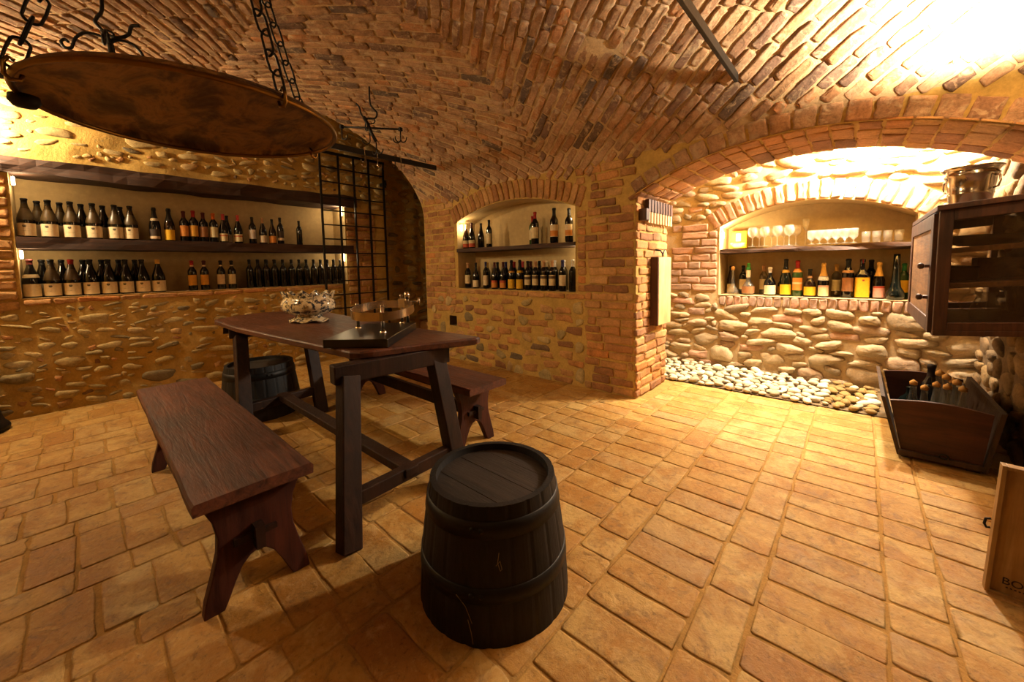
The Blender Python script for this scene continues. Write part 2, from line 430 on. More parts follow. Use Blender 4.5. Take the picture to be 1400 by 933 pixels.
def pane():
    n = NT('cabinet_pane'); t = n.add('ShaderNodeBsdfTransparent', Color=(.82, .78, .72, 1)); g = n.add('ShaderNodeBsdfGlossy', Color=(.9, .88, .82, 1), Roughness=.08)
    d = n.add('ShaderNodeBsdfDiffuse', Color=srgb('#6a5238'))
    m1 = n.add('ShaderNodeMixShader', i0=.07, i1=t.outputs[0], i2=d.outputs[0])
    m = n.add('ShaderNodeMixShader', i0=.06, i1=m1.outputs[0], i2=g.outputs[0]); n.t.links.new(m.outputs[0], n.out.inputs[0]); return n.m
M['pane'] = pane()
def lab(key, h, r=.6): M[key] = plain('paper_'+key, srgb(h), r, 0, 0, 60, .12, .3)
for k, h in dict(l_white='#d6c098', l_cream='#cdb98c', l_pale='#c9b08e', l_yellow='#d2a21c', l_gold='#c08a2a', l_orange='#c87f32', l_brown='#8a5c36', l_dark='#3a2c22', l_red='#a03a24',
                 l_grey='#b8a898', l_pink='#c98f80', c_black='#100e0d', c_red='#8f1a16', c_pink='#c04a50', c_orange='#c8661a', c_tan='#b58a60', c_white='#d8d4cc', c_gold='#c89a4a', c_wine='#4a1614', c_cream='#d0bc94', c_navy='#2a2a58', c_green='#2f7a34', c_cork='#b5813a', crest='#4b4438', c_dark='#2a1c16', l_hred='#b04a2a', l_txt='#5a4632').items(): lab(k, h)
M['lamp'] = emit('lamp_glow', (1, .80, .52, 1), 26.0)
M['lamp_box'] = plain('lamp_box', srgb('#c8bba0'), .5)
def maiolica():
    n = NT('maiolica_glaze'); o = n.obj()
    a = n.noise(o, 30, 5, .65, .8); b = n.noise(o, 60, 4, .6)
    f = n.ramp(n.math('ADD', n.math('MULTIPLY', a, .7), n.math('MULTIPLY', b, .3)), [(.46, gray(1)), (.53, gray(0))])
    c = n.mix(f, srgb('#cdb78f'), srgb('#2a2c34'))
    g = n.ramp(n.noise(o, 9, 3, .5), [(.58, gray(0)), (.66, gray(.7))])
    c = n.mix(g, c, srgb('#8a6a34'))
    return n.done(c, .15, None, Coat_Weight=.5)
M['maiolica'] = maiolica()
M['pebble'] = masonry('river_pebble', [(0, srgb('#a39576')), (.5, srgb('#c3b596')), (1, srgb('#d3c7aa'))], .25, 14, .2, .75)
M['pebble_brown'] = masonry('river_pebble_brown', [(0, srgb('#7c6238')), (1, srgb('#9a7c46'))], .25, 14, .2, .7)

# ------------------------------------------------------------------ SETTING
# ---- arches
AX, AH, AZ, AR = -.36, 1.085, 1.78, .27           # alcove arch: centre, half span, springing, rise
def arc(cx, half, z0, rise):
    R = (half*half+rise*rise)/(2*rise); return cx, z0+rise-R, R
A_c = arc(AX, AH, AZ, AR)
NX, NH, NZ, NR_, NS = -2.925, .875, 1.765, .165, .935   # niche in the middle wall
N_c = arc(NX, NH, NZ, NR_)
def sd_arch(cx, half, z0, c):                    # signed distance-ish of an arched opening from z0 up
    def f(u, v):
        a = np.maximum(np.abs(u-cx)-half, z0-v)
        b = np.hypot(u-c[0], v-c[1])-c[2]
        return np.maximum(a, b)
    return f
h_alc = sd_arch(AX, AH, -1, A_c); h_nic = sd_arch(NX, NH, NS, N_c)
h_vent = lambda u, v: np.maximum(np.abs(u+3.935)-.075, np.abs(v-.505)-.065)
SPLIT = 2.13
def left_limit(v):                               # the vault runs further left beyond the passage
    w = np.clip((v-4.0)/.5, 0, 1); w = w*w*(3-2*w); return -4.5-.72*w
wb = MB()
grid_base(wb, surf_main, -4.5, .73, 0, SPLIT, .035, [h_alc, h_nic, h_vent])
ce = MB()
grid_base(ce, surf_main, -5.24, .73, SPLIT, SMAX, .035, [h_alc], .012, keep=lambda u, v: u > left_limit(v)-.02)
# voussoir rings
def ring(mb, c, half, pitch, rad, a_in, mi, off=0.0, h=.012, rnd=(.2, .9)):
    p0 = math.asin(half/c[2]); n = int(round(2*p0*c[2]/pitch))
    for i in range(n):
        p = -p0+(i+.5)*2*p0/n; rr = c[2]+off+rad/2
        add_brick(mb, surf_main, c[0]+rr*math.sin(p), c[1]+rr*math.cos(p), rad/2-.004, p0*c[2]/n-.006, PI/2-p, h*random.uniform(.8, 1.3), mi, random.uniform(*rnd))
ring(wb, N_c, NH+.06, .078, .20, 0, 1, .004)
ring(ce, A_c, AH, .125, .13, 0, 1, .004)
def out_ring(c, half, t):
    zs = c[1]+math.sqrt(c[2]**2-half**2)-.06
    return lambda u, v: (np.hypot(u-c[0], v-c[1]) > c[2]+t) | (np.abs(u-c[0]) > half+.12) | (v < zs)
or_n = out_ring(N_c, NH, .215); or_a = out_ring(A_c, AH, .145)
far_arch = lambda u, v: (v > AZ+.1) | (u < AX-AH)
# pillar and upper brickwork of the middle wall
def in_wall(u, v): return (h_nic(u, v) > .012) & or_n(u, v) & or_a(u, v) & (h_alc(u, v) > .012) & (h_vent(u, v) > .03)
courses(wb, surf_main, lambda u, v: in_wall(u, v) & (u > -1.92+.12*vnoise(v*7, 0)) & (u < XP+.006), (-2.2, XP+.008, 0.0, 2.12), 0, .078, .25, .012, 1, rnd=(.1, 1))
courses(wb, surf_main, lambda u, v: in_wall(u, v) & (u < -3.86), (-4.49, -3.8, .62, 2.12), 0, .078, .24, .008, 1, rnd=(.2, 1))
courses(wb, surf_main, lambda u, v: in_wall(u, v) & (u > -2.03) & (u < -1.93), (-2.1, -1.9, .93, 2.12), 0, .078, .2, .010, 1, rnd=(.2, 1))
courses(wb, surf_main, lambda u, v: in_wall(u, v) & (v > .87) & (v < .925), (-3.9, -1.95, .86, .93), 0, .062, .25, .010, 1, rnd=(.3, 1))
in_low = lambda u, v: in_wall(u, v) & (u < -1.95) & (u > -4.47) & ((v < .84) | (u > 9))
pl = []
scatter(wb, surf_main, in_low, (-4.47, -1.95, .01, .84), 60, lambda: (random.uniform(.07, .12), random.uniform(.03, .04)), .012, 1, 1.1, .08, (4, 6), placed=pl)
scatter(wb, surf_main, in_low, (-4.47, -1.95, .01, .84), 260, lambda: (random.uniform(.035, .085), random.uniform(.03, .075)), .016, 2, 1.12, .5, placed=pl)
# vault courses, four fields laid on the diagonal
SU, SV = -2.37, 4.6
lowb = lambda u, v: in_wall(u, v) & (v > 2.02+.03*vnoise(u*5, 3)) & ((np.abs(u-NX) < NH+.25) | (v > 2.1))
for ang, box, reg in ((math.radians(38), (SU, .73, 1.95, SV), lambda u, v: (u > SU) & (v < SV) & (u < .73)),
                      (math.radians(-38), (-4.5, SU, 1.95, SV), lambda u, v: (u < SU) & (v < SV) & (u > left_limit(v)+.01)),
                      (math.radians(-38), (SU, .73, SV, SMAX), lambda u, v: (u > SU) & (v > SV)),
                      (math.radians(38), (-5.24, SU, SV, SMAX), lambda u, v: (u < SU) & (v > SV) & (u > left_limit(v)+.01))):
    courses(ce, surf_main, (lambda r: lambda u, v: r(u, v) & lowb(u, v))(reg), box, ang, .077, .26, .011, 1, .015, (0, 1), .05, .6)
struct(wb.build('wall_back', [M['mortar'], M['brick'], M['stone']]))
struct(ce.build('ceiling', [M['vault_mortar'], M['vault_brick']]))

# ---- reveals: a strip from an outline going back, plus a back sheet
def reveal(outline, n, depth, mi, mb, front=.0, closed=False, sub=4):
    V = []; F = []; m = len(outline); n = np.array(n, float)
    for k in range(sub+1):
        for p in outline: V.append(np.array(p)+n*(-front+(depth+front)*k/sub))
    for k in range(sub):
        for i in range(m-1+closed): 
            j = (i+1) % m; F.append((k*m+i, k*m+j, (k+1)*m+j, (k+1)*m+i))
    mb.add(V, F, mi, .5, False)
def arch_outline(cx, half, z0, c, m=28):
    p0 = math.asin(half/c[2]); pts = [(cx-half, z0)]
    pts += [(c[0]+c[2]*math.sin(p), c[1]+c[2]*math.cos(p)) for p in np.linspace(-p0, p0, m)]
    return pts+[(cx+half, z0)]
# middle niche
ND = .30
o2 = arch_outline(NX, NH, NS, N_c); mb = MB()
reveal([(x, YM, z) for x, z in o2], (0, 1, 0), ND, 0, mb, .004)
mb.add([(NX-NH, YM-.004, NS), (NX+NH, YM-.004, NS), (NX+NH, YM+ND, NS), (NX-NH, YM+ND, NS)], [(0, 1, 2, 3)], 0, .5, False)
mb.add([(x, YM+ND, z) for x, z in o2], [list(range(len(o2)))], 0, .5, False)
for cx, cz, w, h, Y, d in ((-3.935, .505, .075, .065, YM, .12),):
    q = [(cx-w, cz-h), (cx+w, cz-h), (cx+w, cz+h), (cx-w, cz+h)]
    reveal([(x, Y, z) for x, z in q], (0, 1, 0), d, 1, mb, 0, True); mb.add([(x, Y+d, z) for x, z in q], [(0, 1, 2, 3)], 1, .5, False)
struct(mb.build('wall_niche_middle', [M['plaster'], M['mortar_dark']]))
# pillar side + back, soffit
ps = MB(); sp = plane((XP, YM, 0), (0, 1, 0), (0, 0, 1), (1, 0, 0))
grid_base(ps, sp, 0, .69, 0, 1.83, .05)
courses(ps, sp, lambda u, v: (u > -.004) & (u < .695) & (v < 1.8), (-.006, .695, 0, 1.8), 0, .078, .25, .012, 1, rnd=(.1, 1))
grid_base(ps, plane((XP-.9, 3.9, 0), (1, 0, 0), (0, 0, 1), (0, 1, 0)), 0, .9, 0, 2.6, .1)
struct(ps.build('wall_pillar', [M['mortar'], M['brick']]))
so = MB()
def surf_soffit(u, v):
    u = np.asarray(u, float); v = np.asarray(v, float); p = u/A_c[2]
    return np.stack([A_c[0]+A_c[2]*np.sin(p), YM-.05+v+0*u, A_c[1]+A_c[2]*np.cos(p)], -1), np.stack([-np.sin(p), 0*p+0*v, -np.cos(p)], -1)
p0 = math.asin(AH/A_c[2])*A_c[2]
grid_base(so, surf_soffit, -p0, p0, .0, .74, .05)
courses(so, surf_soffit, lambda u, v: (np.abs(u) < p0) & (v > .015) & (v < .735), (-p0, p0, .012, .738), PI/2, .125, .27, .008, 1, rnd=(.1, 1))
# wall over the arch on the alcove side
mb2 = so
xs = np.linspace(XP-.9, .73, 60)
V = []; F = []
for i, x in enumerate(xs):
    zz = A_c[1]+math.sqrt(max(A_c[2]**2-(x-A_c[0])**2, 0)) if abs(x-AX) < AH else AZ
    V += [(x, 3.9, zz), (x, 3.9, 2.75)]
for i in range(59): F.append((2*i, 2*i+2, 2*i+3, 2*i+1))
mb2.add(V, F, 0, .5, False)
struct(so.build('wall_arch_soffit', [M['mortar'], M['brick']]))
# ---- alcove: back wall with niche, left end, ceiling
YB = 4.72
RX, RH, RZ, RR, RS = -.40, .755, 1.585, .20, .842
R_c = arc(RX, RH, RZ, RR); h_r = sd_arch(RX, RH, RS, R_c)
sb = plane((0, YB, 0), (1, 0, 0), (0, 0, 1), (0, -1, 0))
ab = MB(); grid_base(ab, sb, -2.3, .75, 0, 2.62, .04, [h_r], .012)
surf_keep = surf_main; surf_main = sb
ring(ab, R_c, RH+.05, .085, .19, 0, 2, .004, .014)
surf_main = surf_keep
orr = out_ring(R_c, RH, .2)
okb = lambda u, v: (h_r(u, v) > .02) & orr(u, v) & ((v < .74) | (np.abs(u-RX) > RH+.02) | (v > RZ))
pl = []
for i in range(21):
    u = RX-RH+.04+i*.0725
    add_brick(ab, sb, u, .782, .052, .031, PI/2+random.uniform(-.04, .04), .014, 2, random.random())
courses(ab, sb, lambda u, v: okb(u, v) & (u > -1.62+.2*vnoise(v*6, 1)) & (u < RX-RH-.02), (-1.8, RX-RH, .9, 1.62), 0, .085, .26, .012, 2, rnd=(0, 1))
okc = lambda u, v: okb(u, v) & ~((u > -1.72) & (u < RX-RH+.1) & (v > .86) & (v < 1.66))
scatter(ab, sb, okc, (-2.3, .74, .01, 2.6), 30, lambda: (random.uniform(.09, .14), random.uniform(.028, .04)), .02, 2, 1.03, .05, (4, 6), placed=pl)
scatter(ab, sb, okc, (-2.3, .74, .01, 2.6), 34, lambda: (random.uniform(.10, .15), random.uniform(.055, .08)), .04, 1, 1.0, .2, (2.0, 3.0), placed=pl)
scatter(ab, sb, okc, (-2.3, .74, .01, 2.6), 150, lambda: (random.uniform(.08, .14), random.uniform(.032, .052)), .036, 1, .98, .25, (2.0, 3.0), placed=pl)
scatter(ab, sb, okc, (-2.3, .74, .01, 2.6), 700, lambda: (random.uniform(.03, .085), random.uniform(.02, .04)), .028, 1, .95, .35, (2.0, 3), placed=pl)
o3 = arch_outline(RX, RH, RS, R_c)
reveal([(x, YB, z) for x, z in o3], (0, 1, 0), .38, 3, ab, .006)
ab.add([(RX-RH, YB-.012, RS), (RX+RH, YB-.012, RS), (RX+RH, YB+.38, RS), (RX-RH, YB+.38, RS)], [(0, 1, 2, 3)], 3, .5, False)
ab.add([(x, YB+.38, z) for x, z in o3], [list(range(len(o3)))], 3, .5, False)
struct(ab.build('wall_alcove', [M['mortar_pale'], M['stone_pale'], M['brick_pale'], M['plaster']]))
mb = MB()
grid_base(mb, plane((-2.3, 3.85, 0), (0, 1, 0), (0, 0, 1), (1, 0, 0)), 0, .9, 0, 2.7, .1)
grid_base(mb, plane((-2.35, 3.85, 2.6), (1, 0, 0), (0, 1, 0), (0, 0, -1)), 0, 3.15, 0, .95, .1)
struct(mb.build('wall_alcove_side', [M['mortar_pale']]))
# ---- right wall, wall behind the camera
rw = MB(); sr = plane((.73, -1.4, 0), (0, 1, 0), (0, 0, 1), (-1, 0, 0))
grid_base(rw, sr, 0, 6.2, 0, 2.9, .05, [], .03)
scatter(rw, sr, lambda u, v: (v < 2.8) & (u > 2.2), (2.2, 6.1, .02, 2.3), 320, lambda: (random.uniform(.04, .12), random.uniform(.03, .07)), .022, 1, 1.05, .5)
struct(rw.build('wall_right', [M['mortar_dark'], M['stone_dark']]))
fr = MB(); grid_base(fr, plane((-5.7, -1.39, 0), (1, 0, 0), (0, 0, 1), (0, 1, 0)), 0, 6.6, 0, 1.9, .1, [], .03)
struct(fr.build('wall_front', [M['mortar']]))
# ---- left wall
XL = -5.2
LY0, LY1, LZ0, LZ1 = -.35, 2.42, 1.005, 2.06
sl = plane((XL, 0, 0), (0, 1, 0), (0, 0, 1), (1, 0, 0))
h_l = lambda u, v: np.maximum(np.maximum(LY0-u, u-LY1), np.maximum(LZ0-v, v-LZ1))
h_h = lambda u, v: np.maximum(np.abs(u-1.03)-.035, np.abs(v-.545)-.035)
lw = MB(); grid_base(lw, sl, -1.4, 3.0, 0, 3.3, .035, [h_l, h_h], .022, 0, 4.5)
okl = lambda u, v: (h_l(u, v) > .015) & (h_h(u, v) > .03) & ((v < LZ1-.03) | (v > 2.22) | (u < LY0-.1) | (u > 2.6))
inl = lambda u, v: okl(u, v) & ~((u < LY0+.02) & (v > .95) & (v < 2.05)) & ~((u > LY1-.02) & (u < 2.85) & (v > .5) & (v < 2.05))
courses(lw, sl, lambda u, v: okl(u, v) & (u < LY0-.012), (-.75, LY0-.01, .9, 2.02), 0, .085, .27, .016, 1, rnd=(.3, 1))
courses(lw, sl, lambda u, v: okl(u, v) & (u > LY1+.012) & (u < 2.85), (LY1+.01, 2.85, .5, 2.02), 0, .085, .27, .012, 1, rnd=(.3, 1))
courses(lw, sl, lambda u, v: okl(u, v) & (v < LZ0-.01), (LY0, LY1, LZ0-.062, LZ0-.006), 0, .056, .27, .010, 1, rnd=(.4, 1))
pl = []
band = lambda u, v: inl(u, v) & ((v < .93) | (v > 2))
scatter(lw, sl, band, (-1.4, 3.0, .02, 3.2), 60, lambda: (random.uniform(.07, .14), random.uniform(.03, .055)), .020, 2, 1.15, .15, (1.8, 3.2), placed=pl)
scatter(lw, sl, band, (-1.4, 3.0, .02, 3.2), 420, lambda: (random.uniform(.03, .09), random.uniform(.012, .034)), .016, 2, 1.15, .3, (1.7, 3.2), placed=pl)
scatter(lw, sl, band, (-1.4, 3.0, .02, 3.2), 110, lambda: (random.uniform(.015, .035), random.uniform(.010, .028)), .010, 1, 1.1, .9, (3, 5), placed=pl)
scatter(lw, sl, band, (-1.4, 3.0, .02, 3.2), 400, lambda: (random.uniform(.015, .035), random.uniform(.008, .018)), .010, 2, 1.05, .5, (1.7, 3), placed=pl)
LD = .36
q = [(LY0, LZ0), (LY1, LZ0), (LY1, LZ1), (LY0, LZ1)]
reveal([(XL, y, z) for y, z in q], (-1, 0, 0), LD, 3, lw, .004, True); lw.add([(XL-LD, y, z) for y, z in q], [(0, 1, 2, 3)], 3, .5, False)
q = [(.995, .51), (1.065, .51), (1.065, .58), (.995, .58)]
reveal([(XL, y, z) for y, z in q], (-1, 0, 0), .1, 4, lw, 0, True); lw.add([(XL-.1, y, z) for y, z in q], [(0, 1, 2, 3)], 4, .5, False)
struct(lw.build('wall_left', [M['mortar'], M['brick'], M['stone'], M['plaster'], M['mortar_dark']]))
# ---- passage behind the middle wall
pw = MB(); sp2 = plane((-5.42, 3.0, 0), (0, 1, 0), (0, 0, 1), (1, 0, 0))
grid_base(pw, sp2, 0, 2.2, 0, 3.3, .05, [], .02)
scatter(pw, sp2, lambda u, v: v < 3.2, (0, 1.6, .3, 3.1), 260, lambda: (random.uniform(.04, .11), random.uniform(.02, .05)), .025, 1, 1.15, .2)
grid_base(pw, plane((-5.42, 3.0, 0), (1, 0, 0), (0, 0, 1), (0, 1, 0)), 0, .22, 0, 3.3, .06)
grid_base(pw, plane((-5.45, 5.0, 0), (1, 0, 0), (0, 0, 1), (0, -1, 0)), 0, 1.0, 0, 3.3, .1)
grid_base(pw, plane((-4.5, YM, 0), (0, 1, 0), (0, 0, 1), (-1, 0, 0)), 0, 1.8, 0, 3.3, .1, [], 0)
grid_base(pw, plane((-5.6, -1.4, 3.25), (1, 0, 0), (0, 1, 0), (0, 0, -1)), 0, 1.4, 0, 6.5, .1)
struct(pw.build('wall_passage', [M['mortar'], M['stone']]))
st = MB()
for i in range(5):
    st.box((-4.96, 3.42+i*.28+.5, .08+i*.16), (.92, 1.0, .16))
struct(st.build('floor_steps', [M['brick']]))
# ---- floor: cotto tiles in columns, wide and narrow by turns
fl = MB(); sf = plane((0, 0, 0), (1, 0, 0), (0, 1, 0), (0, 0, 1))
fl.add([(-5.8, -1.5, -.0015), (1.0, -1.5, -.0015), (1.0, 5.2, -.0015), (-5.8, 5.2, -.0015)], [(0, 1, 2, 3)], 0)
x = -.70
cols = []; wide = True
while x < .9:
    w = (.325 if wide else .158)*random.uniform(.96, 1.04); cols.append((x, w, wide)); x += w; wide = not wide
x = -.70; wide = False
while x > -5.7:
    w = (.325 if wide else .158)*random.uniform(.93, 1.07); x -= w; cols.append((x, w, wide)); wide = not wide
for x, w, wide in cols:
    y = -1.4+random.random()*.1; drift = .004
    while y < 4.75:
        L = .152*random.uniform(.93, 1.08)
        if not wide and random.random() < .3: L *= 1.95
        if not (YM-.02 < y and x < XP-.1 and y+L > YM+.12) or (x > -2.2 and y > 3.9):
            g = random.uniform(.0030, .0052)
            add_brick(fl, sf, x+w/2+drift*y, y+L/2+random.uniform(-.004, .004), w/2-g, L/2-g, random.uniform(-.008, .008), .0022*random.uniform(.2, 1.5), 1, random.random(), .25, .012, .007, .0024)
        y += L
struct(fl.build('floor', [M['grout'], M['tile']]))

# ------------------------------------------------------------------ timber in the left niche, shelves
def rough_plank(mb, lo, hi, axis, seg=24, amp=.008, mi=0, bow=0.0):
    """a hewn plank: box drawn along an axis with uneven faces"""
    lo = np.array(lo, float); hi = np.array(hi, float); o = [i for i in range(3) if i != axis]
    sec = [(lo[o[0]], lo[o[1]]), ((lo[o[0]]+hi[o[0]])/2, lo[o[1]]), (hi[o[0]], lo[o[1]]), (hi[o[0]], (lo[o[1]]+hi[o[1]])/2), (hi[o[0]], hi[o[1]]), ((lo[o[0]]+hi[o[0]])/2, hi[o[1]]), (lo[o[0]], hi[o[1]]), (lo[o[0]], (lo[o[1]]+hi[o[1]])/2)]
    ph = RNG.rand(8)*50; V = []; F = []; n = 8
    for i in range(seg+1):
        t = i/seg; a = lo[axis]+(hi[axis]-lo[axis])*t
        for k, (p, q_) in enumerate(sec):
            d = amp*fbm(np.array([a*3+ph[k]]), np.array([ph[k]]))[0]; e = amp*fbm(np.array([a*3+ph[k]+9]), np.array([ph[k]+5]))[0]
            v = [0, 0, 0]; v[axis] = a; v[o[0]] = p+d; v[o[1]] = q_+e+bow*math.sin(PI*t); V.append(v)
    for i in range(seg):
        for k in range(n): F.append((i*n+k, i*n+(k+1) % n, (i+1)*n+(k+1) % n, (i+1)*n+k))
    F.append(tuple(range(n))[::-1]); F.append(tuple(seg*n+k for k in range(n)))
    mb.add(V, F, mi, .5, False)
mb = MB(); rough_plank(mb, (XL-.34, -1.0, 2.045), (XL+.045, 2.58, 2.175), 1, 40, .03)
struct(mb.build('trim_lintel_beam', M['beam']), 'hewn dark timber lintel over the long bottle niche', 'beam')
mb = MB(); rough_plank(mb, (XL-LD+.005, LY0+.004, 1.425), (XL+.02, LY1+.10, 1.52), 1, 40, .012)
tag(mb.build('niche_shelf', M['beam']), 'long thick dark plank shelf dividing the left wall niche', 'shelf')
mb = MB(); rough_plank(mb, (NX-NH-.01, YM-.015, 1.388), (NX+NH-.004, YM+ND-.005, 1.43), 0, 24, .008)
tag(mb.build('niche_shelf', M['shelf_x']), 'dark plank shelf across the arched niche of the middle wall', 'shelf')
mb = MB(); rough_plank(mb, (RX-RH+.004, YB+.0, 1.30), (RX+RH-.004, YB+.375, 1.345), 0, 26, .03)
tag(mb.build('niche_shelf', M['shelf_x']), 'wavy live-edge plank shelf under the glasses in the alcove niche', 'shelf')

# ------------------------------------------------------------------ bottles
BT = {
 'burg': dict(p=[(0, 0), (.047, 0), (.052, .008), (.052, .142), (.050, .165), (.043, .192), (.032, .227), (.022, .262), (.0175, .292), (.0175, .312), (.0205, .313), (.0205, .326), (.0165, .330), (0, .330)], lab=(.012, .118, .0525), cap=(.285, .331)),
 'burg_s': dict(p=[(0, 0), (.039, 0), (.0425, .007), (.0425, .135), (.040, .158), (.032, .187), (.022, .222), (.0155, .252), (.0135, .285), (.0135, .300), (.0155, .301), (.0155, .312), (.0125, .316), (0, .316)], lab=(.015, .10, .0428), cap=(.25, .317)),
 'bord': dict(p=[(0, 0), (.0365, 0), (.039, .007), (.039, .195), (.036, .213), (.026, .230), (.0175, .246), (.0150, .265), (.0150, .298), (.0175, .299), (.0175, .312), (.014, .318), (0, .318)], lab=(.055, .165, .0393), cap=(.25, .319)),
 'slim': dict(p=[(0, 0), (.033, 0), (.0355, .007), (.0355, .20), (.033, .218), (.023, .236), (.0150, .252), (.0135, .275), (.0135, .305), (.0155, .306), (.0155, .318), (.012, .324), (0, .324)], lab=(.04, .16, .0358), cap=(.27, .325)),
 'champ': dict(p=[(0, 0), (.041, 0), (.0445, .008), (.0445, .145), (.042, .172), (.033, .205), (.022, .245), (.0165, .275), (.0150, .300), (.0185, .303), (.0185, .322), (.014, .333), (0, .333)], lab=(.012, .115, .0449), cap=(.205, .334)),
 'squat': dict(p=[(0, 0), (.047, 0), (.051, .008), (.050, .11), (.046, .135), (.030, .165), (.018, .19), (.015, .215), (.015, .255), (.018, .256), (.018, .272), (.014, .276), (0, .276)], lab=(.015, .10, .0515), cap=(.222, .277)),
 'square': dict(p=[(0, 0), (.044, 0), (.048, .008), (.048, .20), (.042, .222), (.026, .248), (.018, .27), (.016, .30), (.016, .328), (.019, .329), (.019, .352), (.014, .356), (0, .356)], lab=(.012, .19, .0490), cap=(.318, .357), sq=6),
 'round': dict(p=[(0, 0), (.045, 0), (.056, .015), (.060, .055), (.055, .095), (.038, .125), (.024, .145), (.020, .17), (.020, .27), (.023, .272), (.022, .295), (.015, .30), (.016, .33), (.012, .345), (0, .348)], lab=(.02, .095, .0600), cap=(.20, .285)),
 'decanter': dict(p=[(0, 0), (.042, 0), (.058, .012), (.056, .04), (.036, .075), (.018, .11), (.014, .15), (.0135, .27), (.018, .272), (.018, .305), (.014, .312), (0, .312)], lab=None, cap=(.268, .313)),
 'vase': dict(p=[(0, 0), (.050, 0), (.062, .02), (.062, .055), (.050, .085), (.036, .11), (.030, .16), (.025, .26), (.022, .40), (.019, .402), (.019, .38), (0, .38)], lab=None, cap=None),
 'cider': dict(p=[(0, 0), (.020, 0), (.0225, .006), (.0225, .10), (.021, .125), (.0165, .165), (.0125, .20), (.0115, .235), (.0135, .236), (.0135, .25), (0, .25)], lab=None, cap=(.235, .262)),
}
for k, b in BT.items():
    m = MB(); m.lathe(b['p'], 24, sq=b.get('sq', 0)); o = m.build('tmp', M['g_black']); b['me'] = o.data; bpy.data.objects.remove(o); b['me'].name = 'bottle_body'
    if b['lab']:
        z0, z1, r = b['lab']; m = MB()
        rr = r if not b.get('sq') else r
        w_ = 1.55 if k in ('burg', 'square', 'round') else 1.15
        m.lathe([(rr, z0), (rr, z1)], 22, a0=-PI/2-w_, a1=-PI/2+w_, sq=b.get('sq', 0)); o = m.build('tmp', M['l_white']); b['lm'] = o.data; bpy.data.objects.remove(o)
    if b['cap']:
        c0, c1 = b['cap']; m = MB(); P = b['p']
        zs = np.array([q[1] for q in P[1:]]); rs = np.array([q[0] for q in P[1:]])
        pr = [(float(np.interp(c0, zs, rs))+.0007, c0)]+[(q[0]+.0007, q[1]) for q in P if c0 < q[1] and q[0] > 0]+[(0, c1+.0006)]
        m.lathe(pr, 18); o = m.build('tmp', M['c_black']); b['cm'] = o.data; bpy.data.objects.remove(o)
def crest_mesh():
    m = MB(); r = .0532                               # emblem: a small crown-like shield lying on the label
    def patch(az, zc, w, h, n=10, half=False):
        V = [(r*math.cos(-PI/2+az), r*math.sin(-PI/2+az), zc)]
        for k in range(n+1):
            t = PI+PI*k/n if half else 2*PI*k/n
            a = -PI/2+az+w*math.cos(t)/r; V.append((r*math.cos(a), r*math.sin(a), zc+h*math.sin(t)))
        m.add(V, [(0, k+1, k+2) for k in range(n)], 0, .5, False)
    patch(.0, .096, .012, .013, half=True)
    for d in (-.15, -.05, .05, .15): patch(d, .099, .002, .005)
    for k in range(1): patch(0, .052, .030, .0012)
    o = m.build('tmp', M['crest']); me = o.data; bpy.data.objects.remove(o); return me
CREST = crest_mesh()
def band_mesh(z0, z1, r):
    m = MB(); m.lathe([(r, z0), (r, z1)], 22, a0=-PI/2-1.1, a1=-PI/2+1.1); o = m.build('tmp', M['l_red']); me = o.data; bpy.data.objects.remove(o); return me
BANDS = {}
def mset(o, mat):
    o.material_slots[0].link = 'OBJECT'; o.material_slots[0].material = mat
def bottle(typ, loc, rot, glass, lb, cap, label, group, crest=False, band=None, name='wine_bottle', scale=1.0, neck=None, cat='bottle'):
    b = BT[typ]
    t = thing(name, label, cat, loc, rot, group)
    if scale != 1: t.scale = (scale,)*3
    o = link('bottle_body', b['me'], t); mset(o, M[glass])
    if lb and b['lab']:
        o = link('paper_label', b['lm'], t); mset(o, M[lb])
        if crest: link('crest', CREST, o)
        if band:
            z0, z1, bm_ = band; key = (typ, z0, z1)
            if key not in BANDS: BANDS[key] = band_mesh(z0, z1, b['lab'][2]+.0006)
            q = link('label_print', BANDS[key], o); mset(q, M[bm_])
    if neck:
        z0, z1, nm = neck; key = (typ, 'n', z0, z1)
        if key not in BANDS:
            P = b['p']; zs = np.array([q[1] for q in P[1:]]); rs = np.array([q[0] for q in P[1:]])
            m = MB(); m.lathe([(float(np.interp(z0, zs, rs))+.001, z0), (float(np.interp((z0+z1)/2, zs, rs))+.001, (z0+z1)/2), (float(np.interp(z1, zs, rs))+.001, z1)], 18); oo = m.build('tmp', M['l_red']); BANDS[key] = oo.data; bpy.data.objects.remove(oo)
        q = link('neck_label', BANDS[key], t); mset(q, M[nm])
    if cap and b['cap']:
        o = link('capsule', b['cm'], t); mset(o, M[cap])
    return t
ORD = ['first', 'second', 'third', 'fourth', 'fifth', 'sixth', 'seventh', 'eighth', 'ninth', 'tenth', 'eleventh', 'twelfth', 'thirteenth', 'fourteenth']
def rj(): return random.uniform(-.12, .12)
ROT_L = PI/2-.25                                   # labels look into the room
Z1, Z0 = 1.522, 1.006; XF, XB = XL-.09, XL-.215
G = 'bottles on the upper shelf of the left niche'
for i, y in enumerate([-.288, -.16, -.031, .104, .245, .35]):
    bottle('burg', (XF, y, Z1), ROT_L+rj(), 'g_dusty', 'l_white', 'c_black', 'dusty large bottle with white crested label, %s from left on upper left shelf' % ORD[i], G, True)
for i, y in enumerate([-.225, -.095, .034, .172, .29]):
    bottle('burg', (XB, y, Z1), ROT_L+rj(), 'g_dusty' if i < 2 else 'g_black', 'l_white', 'c_black', 'large dark bottle behind the crested row, %s from left on upper left shelf' % ORD[i], G)
